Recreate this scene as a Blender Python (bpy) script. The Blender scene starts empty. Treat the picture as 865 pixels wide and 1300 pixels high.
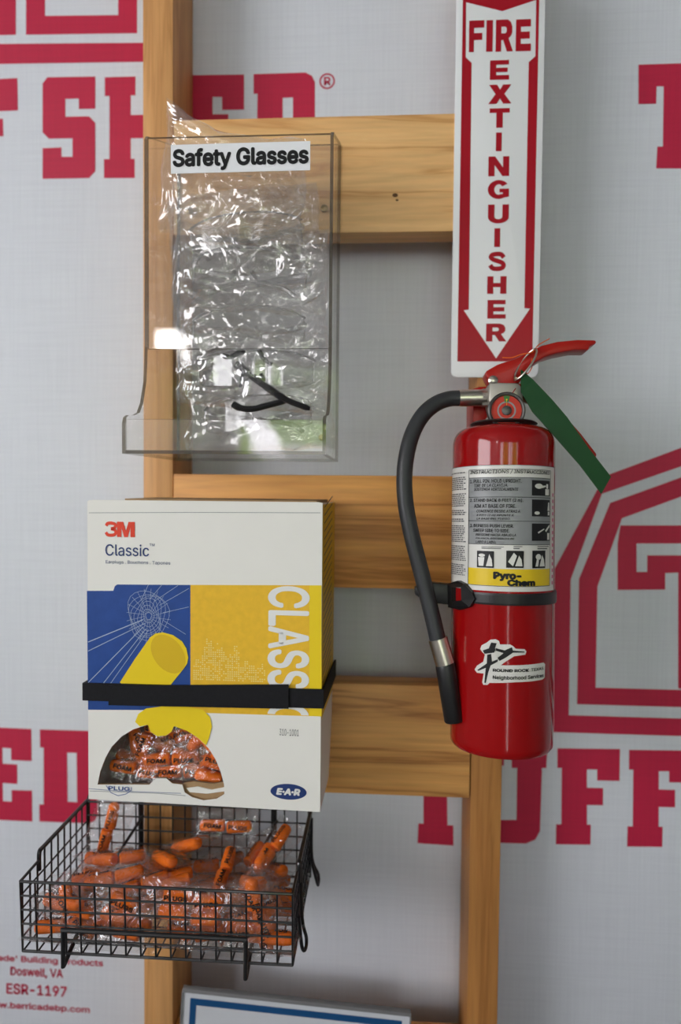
import bpy, bmesh, math, random
from mathutils import Vector, Matrix, noise
from mathutils.geometry import tessellate_polygon

scene = bpy.context.scene
COL = scene.collection
PI = math.pi

# ------------------------------------------------------------------ camera, world, lights, exposure
cam_data = bpy.data.cameras.new('camera')
cam = bpy.data.objects.new('camera', cam_data)
COL.objects.link(cam)
_r, _u, _b, _p = (0.998001, 0.062512, 0.009279), (-0.01151, 0.035419, 0.999306), (0.06214, -0.997415, 0.036068), (0.3028, -0.8402, 1.3348)
cam.matrix_world = Matrix(((_r[0], _u[0], _b[0], _p[0]), (_r[1], _u[1], _b[1], _p[1]),
                           (_r[2], _u[2], _b[2], _p[2]), (0, 0, 0, 1)))
cam_data.sensor_fit = 'HORIZONTAL'
cam_data.sensor_width = 24.0
cam_data.lens = 23.85
cam_data.clip_start = 0.02
cam_data.dof.use_dof = True
cam_data.dof.focus_distance = 0.705
cam_data.dof.aperture_fstop = 2.3
scene.camera = cam

world = bpy.data.worlds.new('overcast_sky')
scene.world = world
world.use_nodes = True
wb = world.node_tree.nodes['Background']
wb.inputs[0].default_value = (0.97, 0.95, 1.0, 1)
wb.inputs[1].default_value = 9.0

def area(name, loc, look, sx, sy, power, color):
    d = bpy.data.lights.new(name, 'AREA')
    d.shape = 'RECTANGLE'
    d.size, d.size_y, d.energy, d.color = sx, sy, power, color
    o = bpy.data.objects.new(name, d)
    COL.objects.link(o)
    o.location = loc
    o.rotation_euler = (Vector(look) - Vector(loc)).to_track_quat('-Z', 'Y').to_euler()
    return o

# daylight: the shop front behind the photographer lets the sky in (portal), plus a window in the left wall and a small transom
sky_portal = area('shopfront_portal', (0.6025, -3.40, 1.665), (0.6025, 0, 1.665), 2.295, 0.87, 1, (1, 1, 1))
sky_portal.data.cycles.is_portal = True
door_portal = area('door_glass_portal', (0.65, -3.40, 0.64), (0.65, 0, 0.64), 0.22, 1.17, 1, (1, 1, 1))
door_portal.data.cycles.is_portal = True
area('window_daylight', (-1.97, -2.15, 1.80), (2.0, -2.15, 1.80), 2.0, 1.1, 34, (0.97, 0.985, 1.0))
area('transom_daylight', (-0.985, -3.36, 2.20), (-0.985, 0, 2.20), 0.13, 0.11, 1.2, (1.0, 0.97, 0.92))

scene.view_settings.view_transform = 'Standard'
scene.view_settings.look = 'None'
scene.view_settings.gamma = 1.0
scene.view_settings.use_curve_mapping = False
scene.view_settings.exposure = -0.38
scene.cycles.use_denoising = True
scene.cycles.max_bounces = 10
scene.cycles.transparent_max_bounces = 48
scene.cycles.caustics_reflective = False
scene.cycles.caustics_refractive = False
scene.cycles.sample_clamp_indirect = 4.0

# ------------------------------------------------------------------ helpers
def link(o, parent=None):
    COL.objects.link(o)
    if parent is not None:
        o.parent = parent
    return o

def mesh_obj(name, verts, faces, mat, parent=None, smooth=False, mats=None, fmat=None):
    me = bpy.data.meshes.new(name)
    me.from_pydata([tuple(v) for v in verts], [], faces)
    me.update()
    for m in (mats or [mat]):
        me.materials.append(m)
    if fmat:
        for p, i in zip(me.polygons, fmat):
            p.material_index = i
    if smooth:
        for p in me.polygons:
            p.use_smooth = True
    return link(bpy.data.objects.new(name, me), parent)

def bm_obj(name, bm, mat, parent=None, smooth=False, auto=False):
    me = bpy.data.meshes.new(name)
    bmesh.ops.recalc_face_normals(bm, faces=bm.faces)
    bm.to_mesh(me)
    bm.free()
    me.materials.append(mat)
    if smooth or auto:
        for p in me.polygons:
            p.use_smooth = True
    if auto:
        me.set_sharp_from_angle(angle=math.radians(38))
    return link(bpy.data.objects.new(name, me), parent)

def thing(name, label, cat, loc=(0, 0, 0), rot=(0, 0, 0), group=None):
    o = bpy.data.objects.new(name, None)
    o.empty_display_size = 0.02
    COL.objects.link(o)
    o.location, o.rotation_euler = loc, rot
    return tag(o, label, cat, group)

def tag(o, label, cat, group=None):
    o['label'], o['category'] = label, cat
    if group:
        o['group'] = group
    return o

def struct(o):
    o['kind'] = 'structure'
    return o

def box_bm(bm, x0, x1, y0, y1, z0, z1, bevel=0.0):
    r = bmesh.ops.create_cube(bm, size=1.0)
    vs = r['verts']
    for v in vs:
        v.co = Vector((x0 + (v.co.x + .5) * (x1 - x0), y0 + (v.co.y + .5) * (y1 - y0), z0 + (v.co.z + .5) * (z1 - z0)))
    if bevel > 0:
        es = list({e for v in vs for e in v.link_edges})
        bmesh.ops.bevel(bm, geom=es, offset=bevel, segments=2, affect='EDGES', profile=0.5)
    return vs

def box_obj(name, x0, x1, y0, y1, z0, z1, mat, parent=None, bevel=0.0):
    bm = bmesh.new()
    box_bm(bm, x0, x1, y0, y1, z0, z1, bevel)
    return bm_obj(name, bm, mat, parent, auto=bevel > 0)

def smooth_path(pts, n=8):
    """Catmull-Rom through the points."""
    P = [Vector(p) for p in pts]
    P = [P[0] * 2 - P[1]] + P + [P[-1] * 2 - P[-2]]
    out = []
    for i in range(1, len(P) - 2):
        for k in range(n):
            t = k / n
            a, b, c, d = P[i - 1:i + 3]
            out.append(0.5 * ((2 * b) + (c - a) * t + (2 * a - 5 * b + 4 * c - d) * t * t + (3 * b - a - 3 * c + d) * t ** 3))
    out.append(P[-2])
    return out

def tube(bm, pts, rad, seg=8, closed=False):
    pts = [Vector(p) for p in pts]
    n = len(pts)
    rings = []
    prev = None
    for i, p in enumerate(pts):
        if closed:
            t = pts[(i + 1) % n] - pts[i - 1]
        else:
            t = pts[min(i + 1, n - 1)] - pts[max(i - 1, 0)]
        t.normalize()
        if prev is None:
            a = Vector((0, 0, 1)) if abs(t.z) < .9 else Vector((1, 0, 0))
            nrm = t.cross(a).normalized()
        else:
            nrm = (prev - t * prev.dot(t)).normalized()
        prev = nrm
        bn = t.cross(nrm)
        rr = rad[i] if isinstance(rad, (list, tuple)) else rad
        rings.append([bm.verts.new(p + (nrm * math.cos(2 * PI * k / seg) + bn * math.sin(2 * PI * k / seg)) * rr) for k in range(seg)])
    m = n if closed else n - 1
    for i in range(m):
        A, B = rings[i], rings[(i + 1) % n]
        for k in range(seg):
            bm.faces.new((A[k], A[(k + 1) % seg], B[(k + 1) % seg], B[k]))
    if not closed:
        bm.faces.new(rings[0][::-1])
        bm.faces.new(rings[-1])

def tube_obj(name, pts, rad, mat, parent=None, seg=10, closed=False):
    bm = bmesh.new()
    tube(bm, pts, rad, seg, closed)
    return bm_obj(name, bm, mat, parent, auto=True)

def lathe_bm(bm, prof, seg=64, mtx=None):
    """prof: (radius, height) pairs around z."""
    rings = []
    for r, z in prof:
        if r < 1e-6:
            rings.append([bm.verts.new((0, 0, z))])
        else:
            rings.append([bm.verts.new((r * math.cos(2 * PI * k / seg), r * math.sin(2 * PI * k / seg), z)) for k in range(seg)])
    for A, B in zip(rings, rings[1:]):
        for k in range(seg):
            a = [A[k % len(A)], A[(k + 1) % len(A)], B[(k + 1) % len(B)], B[k % len(B)]]
            a = list(dict.fromkeys(a))
            if len(a) > 2:
                bm.faces.new(a)
    if mtx is not None:
        bmesh.ops.transform(bm, matrix=mtx, verts=[v for r in rings for v in r])

def lathe_obj(name, prof, mat, parent=None, seg=64, mtx=None):
    bm = bmesh.new()
    lathe_bm(bm, prof, seg, mtx)
    return bm_obj(name, bm, mat, parent, auto=True)

def tess(loops):
    """2-D loops (first outer, rest holes) -> verts, triangles"""
    L = [[Vector((x, y, 0)) for x, y in lp] for lp in loops]
    vs = [v for lp in L for v in lp]
    return [(v.x, v.y) for v in vs], [tuple(t) for t in tessellate_polygon(L)]

def prism_bm(bm, pts, d0, d1, plane='xz'):
    """closed outline in a plane extruded between two depths"""
    def P(a, b, d):
        return (a, d, b) if plane == 'xz' else ((d, a, b) if plane == 'yz' else (a, b, d))
    A = [bm.verts.new(P(a, b, d0)) for a, b in pts]
    B = [bm.verts.new(P(a, b, d1)) for a, b in pts]
    v2, tris = tess([pts])
    for t in tris:
        try:
            bm.faces.new([A[i] for i in t])
            bm.faces.new([B[i] for i in t][::-1])
        except ValueError:
            pass
    n = len(pts)
    for i in range(n):
        bm.faces.new((A[i], A[(i + 1) % n], B[(i + 1) % n], B[i]))

def prism_obj(name, pts, d0, d1, mat, parent=None, plane='xz', bevel=0.0):
    bm = bmesh.new()
    prism_bm(bm, pts, d0, d1, plane)
    bmesh.ops.recalc_face_normals(bm, faces=bm.faces)
    if bevel > 0:
        bmesh.ops.dissolve_limit(bm, angle_limit=0.01, verts=bm.verts, edges=bm.edges)
        es = [e for e in bm.edges if len(e.link_faces) == 2 and e.calc_face_angle(0) > 0.9]
        bmesh.ops.bevel(bm, geom=es, offset=bevel, segments=2, affect='EDGES', profile=0.5)
    return bm_obj(name, bm, mat, parent, auto=True)

# flat print: 2-D shapes laid on a surface through a mapping (u, v) -> (x, y, z)
def flat(name, loops, mat, parent, mapf):
    v, f = tess(loops)
    return mesh_obj(name, [mapf(a, b) for a, b in v], f, mat, parent)

import os
try:        # the sans-serif that ships with Blender; the built-in face otherwise
    FONT = bpy.data.fonts.load(os.path.join(bpy.utils.resource_path('LOCAL'), 'datafiles', 'fonts', 'Inter.woff2'))
except Exception:
    FONT = None
_tcache = {}
def text_flat(s, bold=0.0, shear=0.0):
    key = (s, bold, shear)
    if key not in _tcache:
        c = bpy.data.curves.new('t', 'FONT')
        c.body, c.shear, c.resolution_u, c.fill_mode = s, shear, 3, 'FRONT'
        if FONT is not None:
            c.font = FONT
        o = bpy.data.objects.new('t', c)
        m = bpy.data.meshes.new_from_object(o)
        v = [(a.co.x, a.co.y) for a in m.vertices]
        f = [tuple(p.vertices) for p in m.polygons]
        bpy.data.objects.remove(o)
        bpy.data.curves.remove(c)
        bpy.data.meshes.remove(m)
        if bold > 0:    # heavier strokes: the glyphs overprinted with small shifts
            n = len(v)
            sh = [(bold * math.cos(t), bold * math.sin(t)) for t in (2 * PI * k / 8 for k in range(8))]
            f = f + [tuple(i + n * (k + 1) for i in q) for k in range(8) for q in f]
            v = v + [(a + dx, b + dy) for dx, dy in sh for a, b in v]
            lay = [k // n for k in range(9 * n)]
        else:
            lay = [0] * len(v)
        _tcache[key] = (v, f, lay)
    return _tcache[key]

def text_in(s, rect, bold=0.0, shear=0.0, rot=0):
    """text stretched into rect (u0, v0, u1, v1); rot=-1 reads downwards"""
    v, f, lay = text_flat(s, bold, shear)
    if rot == -1:
        v = [(y, -x) for x, y in v]
    xs, ys = [a for a, _ in v], [b for _, b in v]
    x0, x1, y0, y1 = min(xs), max(xs), min(ys), max(ys)
    u0, v0, u1, v1 = rect
    return [(u0 + (a - x0) / (x1 - x0) * (u1 - u0), v0 + (b - y0) / (y1 - y0) * (v1 - v0)) for a, b in v], f, lay

def text_obj(name, items, mat, parent, mapf):
    """items: (string, rect, bold, shear, rot) -> one printed mesh"""
    V, F = [], []
    for it in items:
        s, rect = it[0], it[1]
        v, f, lay = text_in(s, rect, *(it[2:]))
        b = len(V)
        for (a, c), k in zip(v, lay):
            p = Vector(mapf(a, c))
            if k:           # each overprint lies a hair above the last
                nn = (Vector(mapf(a + 1e-4, c)) - p).cross(Vector(mapf(a, c + 1e-4)) - p).normalized()
                p = p + nn * 2.5e-5 * k
            V.append(p)
        F += [tuple(i + b for i in q) for q in f]
    return mesh_obj(name, V, F, mat, parent)

def ribbon(pts, w):
    c = [Vector((a, b)) for a, b, _ in smooth_path([(a, b, 0) for a, b in pts], 6)]
    L, R_ = [], []
    for i, p in enumerate(c):
        t = (c[min(i + 1, len(c) - 1)] - c[max(i - 1, 0)]).normalized()
        n = Vector((-t.y, t.x)) * w / 2
        L.append(tuple(p + n))
        R_.append(tuple(p - n))
    return L + R_[::-1]

def arc(cx, cy, rx, ry, a0, a1, n=14):
    return [(cx + rx * math.cos(math.radians(a0 + (a1 - a0) * i / n)), cy + ry * math.sin(math.radians(a0 + (a1 - a0) * i / n))) for i in range(n + 1)]

GLYPH = {   # heavy sans capitals in a unit box
    'F': [[(0, 0), (.33, 0), (.33, .38), (.88, .38), (.88, .60), (.33, .60), (.33, .77), (1, .77), (1, 1), (0, 1)]],
    'I': [[(0, 0), (1, 0), (1, 1), (0, 1)]],
    'E': [[(0, 0), (1, 0), (1, .23), (.33, .23), (.33, .39), (.92, .39), (.92, .61), (.33, .61), (.33, .77), (.98, .77), (.98, 1), (0, 1)]],
    'T': [[(0, 1), (0, .77), (.34, .77), (.34, 0), (.66, 0), (.66, .77), (1, .77), (1, 1)]],
    'X': [[(0, 0), (.35, 0), (.5, .28), (.65, 0), (1, 0), (.69, .51), (.98, 1), (.63, 1), (.5, .74), (.37, 1), (.02, 1), (.31, .51)]],
    'N': [[(0, 0), (.3, 0), (.3, .56), (.68, 0), (1, 0), (1, 1), (.7, 1), (.7, .44), (.32, 1), (0, 1)]],
    'H': [[(0, 0), (.32, 0), (.32, .38), (.68, .38), (.68, 0), (1, 0), (1, 1), (.68, 1), (.68, .62), (.32, .62), (.32, 1), (0, 1)]],
    'U': [[(0, 1)] + arc(.5, .34, .5, .34, 180, 360) + [(1, 1), (.69, 1)] + arc(.5, .36, .19, .14, 0, -180) + [(.31, 1)]],
    'R': [[(0, 0), (.32, 0), (.32, .36), (.44, .36), (.66, 0), (1.02, 0), (.75, .41), (.89, .49), (.96, .60), (.96, .77), (.88, .92), (.70, 1), (0, 1)],
          [(.32, .57), (.56, .57), (.63, .62), (.63, .73), (.56, .78), (.32, .78)]],
    'G': [arc(.5, .5, .5, .5, 36, 300, 22) + [(.98, .12), (.98, .54), (.54, .54), (.54, .35), (.70, .35), (.69, .25)] + arc(.5, .5, .2, .28, 300, 36, 16)],
    'S': [ribbon([(.84, .70), (.70, .86), (.48, .89), (.24, .84), (.17, .72), (.30, .60), (.52, .52), (.76, .42), (.83, .28), (.74, .15), (.50, .11), (.26, .15), (.14, .31)], .235)],
    '3': [ribbon([(.12, .72), (.22, .87), (.48, .90), (.76, .84), (.83, .72), (.70, .57), (.48, .53)], .21), ribbon([(.48, .53), (.74, .47), (.85, .30), (.74, .15), (.48, .10), (.22, .14), (.10, .30)], .21)],
    'M': [[(0, 0), (.25, 0), (.25, .60), (.40, 0), (.60, 0), (.75, .60), (.75, 0), (1, 0), (1, 1), (.65, 1), (.5, .42), (.35, 1), (0, 1)]],
}

def glyph_obj(name, items, mat, parent, mapf):
    V, F = [], []
    for ch, (u0, v0, u1, v1) in items:
        sets = [[lp] for lp in GLYPH[ch]] if ch == '3' else [GLYPH[ch]]
        for loops in sets:
            v, f = tess(loops)
            k = len(V)
            V += [mapf(u0 + a * (u1 - u0), v0 + b * (v1 - v0)) for a, b in v]
            F += [tuple(i + k for i in q) for q in f]
    return mesh_obj(name, V, F, mat, parent)

def rect_of(p, q):
    """two corner points (top-left, bottom-right) -> u0, v0, u1, v1"""
    return (min(p[0], q[0]), min(p[1], q[1]), max(p[0], q[0]), max(p[1], q[1]))

def rect_pts(p, q):
    u0, v0, u1, v1 = rect_of(p, q)
    return [(u0, v0), (u1, v0), (u1, v1), (u0, v1)]

def ellipse(cx, cy, rx, ry, n=32, rot=0.0):
    c, s = math.cos(rot), math.sin(rot)
    return [(cx + rx * math.cos(t) * c - ry * math.sin(t) * s, cy + rx * math.cos(t) * s + ry * math.sin(t) * c)
            for t in (2 * PI * k / n for k in range(n))]

def dup(root, name=None):
    r = root.copy()
    COL.objects.link(r)
    for ch in list(root.children):
        c = ch.copy()
        COL.objects.link(c)
        c.parent = r
        for g in list(ch.children):
            d = g.copy()
            COL.objects.link(d)
            d.parent = c
    return r

# ------------------------------------------------------------------ materials
def newmat(name):
    m = bpy.data.materials.new(name)
    m.use_nodes = True
    nt = m.node_tree
    return m, nt, nt.nodes['Principled BSDF'], nt.nodes['Material Output']

def plain(name, col, rough=0.5, metal=0.0, spec=0.22, coat=0.0, var=0.06, scale=40.0, bump=0.0):
    m, nt, p, out = newmat(name)
    tc = nt.nodes.new('ShaderNodeTexCoord')
    nz = nt.nodes.new('ShaderNodeTexNoise')
    nz.inputs['Scale'].default_value = scale
    nz.inputs['Detail'].default_value = 4
    nt.links.new(tc.outputs['Object'], nz.inputs['Vector'])
    mx = nt.nodes.new('ShaderNodeMix')
    mx.data_type = 'RGBA'
    mx.inputs[6].default_value = tuple(c * (1 - var) for c in col) + (1,)
    mx.inputs[7].default_value = tuple(min(1, c * (1 + var)) for c in col) + (1,)
    nt.links.new(nz.outputs['Fac'], mx.inputs[0])
    nt.links.new(mx.outputs[2], p.inputs['Base Color'])
    p.inputs['Roughness'].default_value = rough
    p.inputs['Metallic'].default_value = metal
    p.inputs['Specular IOR Level'].default_value = spec
    p.inputs['Coat Weight'].default_value = coat
    if bump > 0:
        b = nt.nodes.new('ShaderNodeBump')
        b.inputs['Strength'].default_value = bump
        b.inputs['Distance'].default_value = 0.001
        nt.links.new(nz.outputs['Fac'], b.inputs['Height'])
        nt.links.new(b.outputs[0], p.inputs['Normal'])
    return m

def weave(name, col, line, amount):
    """woven wrap: fine crossing threads"""
    m, nt, p, out = newmat(name)
    tc = nt.nodes.new('ShaderNodeTexCoord')
    prev = None
    for ax, sc in (('X', 420), ('Z', 380)):
        w = nt.nodes.new('ShaderNodeTexNoise')
        w.inputs['Scale'].default_value = 1.0
        w.inputs['Detail'].default_value = 3
        mp = nt.nodes.new('ShaderNodeMapping')
        mp.inputs['Scale'].default_value = (sc, 1, 9) if ax == 'X' else (9, 1, sc)
        nt.links.new(tc.outputs['Object'], mp.inputs['Vector'])
        nt.links.new(mp.outputs[0], w.inputs['Vector'])
        r = nt.nodes.new('ShaderNodeMapRange')
        r.inputs[1].default_value, r.inputs[2].default_value = 0.38, 0.68
        nt.links.new(w.outputs['Fac'], r.inputs[0])
        if prev is None:
            prev = r
        else:
            a = nt.nodes.new('ShaderNodeMath')
            a.operation = 'ADD'
            nt.links.new(prev.outputs[0], a.inputs[0])
            nt.links.new(r.outputs[0], a.inputs[1])
            h = nt.nodes.new('ShaderNodeMath')
            h.operation = 'MULTIPLY'
            h.inputs[1].default_value = amount
            nt.links.new(a.outputs[0], h.inputs[0])
            prev = a
    mx = nt.nodes.new('ShaderNodeMix')
    mx.data_type = 'RGBA'
    mx.inputs[6].default_value = col + (1,)
    mx.inputs[7].default_value = line + (1,)
    nt.links.new(h.outputs[0], mx.inputs[0])
    nt.links.new(mx.outputs[2], p.inputs['Base Color'])
    b = nt.nodes.new('ShaderNodeBump')
    b.inputs['Strength'].default_value = 0.08
    b.inputs['Distance'].default_value = 0.0006
    nt.links.new(a.outputs[0], b.inputs['Height'])
    nt.links.new(b.outputs[0], p.inputs['Normal'])
    p.inputs['Roughness'].default_value = 0.5
    p.inputs['Specular IOR Level'].default_value = 0.35
    return m

def wood(name, c1, c2, c3, scale, seed):
    """pine: long growth-ring streaks along one axis"""
    m, nt, p, out = newmat(name)
    tc = nt.nodes.new('ShaderNodeTexCoord')
    mp = nt.nodes.new('ShaderNodeMapping')
    mp.inputs['Scale'].default_value = scale
    mp.inputs['Location'].default_value = (seed * 3.1, seed * 1.7, seed * 2.3)
    nt.links.new(tc.outputs['Object'], mp.inputs['Vector'])
    n1 = nt.nodes.new('ShaderNodeTexNoise')
    n1.inputs['Scale'].default_value = 1.0
    n1.inputs['Detail'].default_value = 5
    n1.inputs['Roughness'].default_value = 0.55
    n1.inputs['Distortion'].default_value = 0.6
    nt.links.new(mp.outputs[0], n1.inputs['Vector'])
    mul = nt.nodes.new('ShaderNodeMath')
    mul.operation = 'MULTIPLY'
    mul.inputs[1].default_value = 9.0
    nt.links.new(n1.outputs['Fac'], mul.inputs[0])
    fr = nt.nodes.new('ShaderNodeMath')
    fr.operation = 'PINGPONG'
    fr.inputs[1].default_value = 1.0
    nt.links.new(mul.outputs[0], fr.inputs[0])
    cr = nt.nodes.new('ShaderNodeValToRGB')
    e = cr.color_ramp.elements
    e[0].position, e[0].color = 0.0, c1 + (1,)
    e[1].position, e[1].color = 1.0, c3 + (1,)
    k = e.new(0.70)
    k.color = c2 + (1,)
    nt.links.new(fr.outputs[0], cr.inputs[0])
    n2 = nt.nodes.new('ShaderNodeTexNoise')
    n2.inputs['Scale'].default_value = 7.0
    n2.inputs['Detail'].default_value = 6
    nt.links.new(mp.outputs[0], n2.inputs['Vector'])
    mx = nt.nodes.new('ShaderNodeMix')
    mx.data_type = 'RGBA'
    mx.blend_type = 'MULTIPLY'
    mx.inputs[0].default_value = 0.45
    r2 = nt.nodes.new('ShaderNodeMapRange')
    r2.inputs[1].default_value, r2.inputs[2].default_value = 0.25, 0.7
    r2.inputs[3].default_value, r2.inputs[4].default_value = 0.62, 1.12
    nt.links.new(n2.outputs['Fac'], r2.inputs[0])
    nt.links.new(cr.outputs[0], mx.inputs[6])
    nt.links.new(r2.outputs[0], mx.inputs[7])
    nt.links.new(mx.outputs[2], p.inputs['Base Color'])
    b = nt.nodes.new('ShaderNodeBump')
    b.inputs['Strength'].default_value = 0.15
    b.inputs['Distance'].default_value = 0.001
    nt.links.new(n2.outputs['Fac'], b.inputs['Height'])
    nt.links.new(b.outputs[0], p.inputs['Normal'])
    p.inputs['Roughness'].default_value = 0.55
    return m

def film(name, tint, haze, gain, rough, bump=0.0, bscale=60.0, hazecol=(0.8, 0.8, 0.8), bdist=0.003):
    """clear sheet: see-through with Fresnel mirror reflection and a little haze"""
    m, nt, p, out = newmat(name)
    nt.nodes.remove(p)
    tr = nt.nodes.new('ShaderNodeBsdfTransparent')
    tr.inputs[0].default_value = tint + (1,)
    gl = nt.nodes.new('ShaderNodeBsdfGlossy')
    gl.inputs['Roughness'].default_value = rough
    gl.inputs[0].default_value = (1, 1, 1, 1)
    # Schlick reflectance from either face of the sheet
    ge = nt.nodes.new('ShaderNodeNewGeometry')
    dt = nt.nodes.new('ShaderNodeVectorMath')
    dt.operation = 'DOT_PRODUCT'
    nt.links.new(ge.outputs['Normal'], dt.inputs[0])
    nt.links.new(ge.outputs['Incoming'], dt.inputs[1])
    def mth(op, a, b=None):
        n = nt.nodes.new('ShaderNodeMath')
        n.operation = op
        n.use_clamp = op in ('SUBTRACT', 'ADD', 'MULTIPLY')
        for k, x in enumerate((a, b)):
            if x is None:
                continue
            if isinstance(x, (int, float)):
                n.inputs[k].default_value = x
            else:
                nt.links.new(x, n.inputs[k])
        return n.outputs[0]
    sch = mth('ADD', mth('MULTIPLY', mth('POWER', mth('SUBTRACT', 1.0, mth('ABSOLUTE', dt.outputs['Value'])), 5.0), 0.40), 0.04)
    fac = mth('MULTIPLY', sch, gain)
    df = nt.nodes.new('ShaderNodeBsdfDiffuse')
    df.inputs[0].default_value = hazecol + (1,)
    m1 = nt.nodes.new('ShaderNodeMixShader')
    m1.inputs[0].default_value = haze
    nt.links.new(tr.outputs[0], m1.inputs[1])
    nt.links.new(df.outputs[0], m1.inputs[2])
    m2 = nt.nodes.new('ShaderNodeMixShader')
    nt.links.new(fac, m2.inputs[0])
    nt.links.new(m1.outputs[0], m2.inputs[1])
    nt.links.new(gl.outputs[0], m2.inputs[2])
    nt.links.new(m2.outputs[0], out.inputs[0])
    def mth2(op, a, b):
        n = nt.nodes.new('ShaderNodeMath')
        n.operation = op
        nt.links.new(a, n.inputs[0])
        n.inputs[1].default_value = b
        return n.outputs[0]
    if bump > 0:
        tc = nt.nodes.new('ShaderNodeTexCoord')
        v = nt.nodes.new('ShaderNodeTexNoise')
        v.inputs['Scale'].default_value = bscale
        v.inputs['Detail'].default_value = 3
        v.inputs['Distortion'].default_value = 1.2
        nt.links.new(tc.outputs['Object'], v.inputs['Vector'])
        b = nt.nodes.new('ShaderNodeBump')
        b.inputs['Strength'].default_value = bump
        b.inputs['Distance'].default_value = bdist
        nt.links.new(mth('ABSOLUTE', mth2('SUBTRACT', v.outputs['Fac'], 0.5)), b.inputs['Height'])
        for n in (gl, df):
            nt.links.new(b.outputs[0], n.inputs['Normal'])
        nt.links.new(b.outputs[0], dt.inputs[0])
    return m

M = {}
M['wrap'] = weave('white_woven_wrap', (0.68, 0.71, 0.755), (0.54, 0.565, 0.615), 0.24)
M['wrap_red'] = weave('red_print_on_wrap', (0.52, 0.016, 0.058), (0.40, 0.014, 0.05), 0.30)
M['plaster'] = plain('grey_painted_wall', (0.50, 0.50, 0.49), 0.8)
M['ceiling'] = plain('white_ceiling', (0.35, 0.35, 0.34), 0.9)
M['concrete'] = plain('concrete_floor', (0.14, 0.137, 0.13), 0.6, scale=6, var=0.15)
M['stud'] = wood('pine_stud', (0.70, 0.365, 0.135), (0.64, 0.32, 0.11), (0.53, 0.25, 0.078), (30, 30, 1.4), 1.3)
M['stud_b'] = wood('pine_stud_orange', (0.50, 0.225, 0.058), (0.45, 0.195, 0.048), (0.38, 0.155, 0.036), (30, 30, 1.6), 4.7)
M['rail_a'] = wood('pale_pine_board', (0.86, 0.53, 0.22), (0.80, 0.46, 0.18), (0.64, 0.32, 0.105), (1.6, 16, 22), 2.2)
M['rail_b'] = wood('honey_pine_board', (0.80, 0.385, 0.10), (0.70, 0.315, 0.078), (0.48, 0.19, 0.04), (1.5, 14, 20), 6.1)
M['rail_c'] = wood('streaked_pine_board', (0.80, 0.41, 0.13), (0.71, 0.345, 0.10), (0.46, 0.19, 0.05), (1.1, 16, 24), 9.4)
M['knot'] = plain('dark_knot', (0.13, 0.06, 0.025), 0.6)
M['white_plastic'] = plain('white_sign_plastic', (0.80, 0.82, 0.82), 0.28, var=0.01)
M['sign_red'] = plain('sign_red_ink', (0.36, 0.008, 0.018), 0.3, var=0.02)
M['ext_red'] = plain('red_gloss_paint', (0.29, 0.003, 0.004), 0.10, spec=0.42, coat=0.0, var=0.02)
M['handle_red'] = plain('red_lever_paint', (0.36, 0.012, 0.008), 0.3, var=0.05)
M['nickel'] = plain('nickel_metal', (0.58, 0.54, 0.47), 0.28, metal=1.0)
M['dull_metal'] = plain('dull_valve_metal', (0.50, 0.47, 0.42), 0.42, metal=0.75, var=0.12)
M['dark_metal'] = plain('dark_steel', (0.12, 0.115, 0.11), 0.4, metal=0.9)
M['brass'] = plain('brass_screw', (0.35, 0.26, 0.12), 0.35, metal=1.0)
M['rubber'] = plain('black_rubber_hose', (0.028, 0.030, 0.033), 0.42, spec=0.4, var=0.2, scale=90)
M['black_plastic'] = plain('black_plastic', (0.010, 0.010, 0.011), 0.38, spec=0.4)
M['strap'] = plain('black_webbing', (0.008, 0.008, 0.010), 0.75, scale=300, var=0.4, bump=0.3)
M['wire'] = plain('black_coated_wire', (0.010, 0.010, 0.011), 0.32, spec=0.4, coat=0.2)
M['green'] = plain('green_tag_paper', (0.006, 0.052, 0.013), 0.45, var=0.12)
M['orange_wire'] = plain('orange_seal_wire', (0.75, 0.13, 0.02), 0.4)
M['gauge_face'] = plain('gauge_face_red', (0.50, 0.045, 0.028), 0.5)
M['gauge_green'] = plain('gauge_green', (0.06, 0.20, 0.05), 0.5)
M['label_white'] = plain('label_white', (0.66, 0.65, 0.61), 0.3, spec=0.4, var=0.02)
M['label_grey'] = plain('label_grey', (0.255, 0.265, 0.27), 0.3, var=0.02)
M['label_yellow'] = plain('label_yellow', (0.74, 0.52, 0.02), 0.3, var=0.02)
M['ink'] = plain('black_ink', (0.012, 0.012, 0.013), 0.4)
M['ink_soft'] = plain('grey_ink', (0.11, 0.11, 0.115), 0.5)
M['pink_ink'] = plain('pink_ink', (0.55, 0.12, 0.25), 0.4)
M['card'] = plain('white_carton', (0.80, 0.785, 0.74), 0.5, var=0.025, scale=25, bump=0.05)
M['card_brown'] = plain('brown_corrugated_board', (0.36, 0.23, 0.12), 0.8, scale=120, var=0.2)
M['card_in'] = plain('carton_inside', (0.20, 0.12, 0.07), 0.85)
M['print_blue'] = plain('carton_blue_ink', (0.024, 0.070, 0.27), 0.4, scale=70, var=0.22)
M['print_navy'] = plain('carton_navy_ink', (0.026, 0.050, 0.17), 0.4)
M['print_gold'] = plain('carton_gold_ink', (0.80, 0.48, 0.035), 0.4, scale=140, var=0.13)
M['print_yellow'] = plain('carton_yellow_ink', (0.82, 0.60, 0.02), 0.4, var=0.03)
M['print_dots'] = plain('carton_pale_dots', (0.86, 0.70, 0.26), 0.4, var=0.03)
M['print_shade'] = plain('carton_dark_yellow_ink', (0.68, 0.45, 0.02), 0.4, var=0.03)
M['print_red'] = plain('carton_red_ink', (0.72, 0.06, 0.028), 0.4)
M['print_white'] = plain('carton_white_ink', (0.78, 0.78, 0.76), 0.4, var=0.02)
M['print_pale'] = plain('carton_pale_lines', (0.42, 0.50, 0.64), 0.4)
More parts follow.
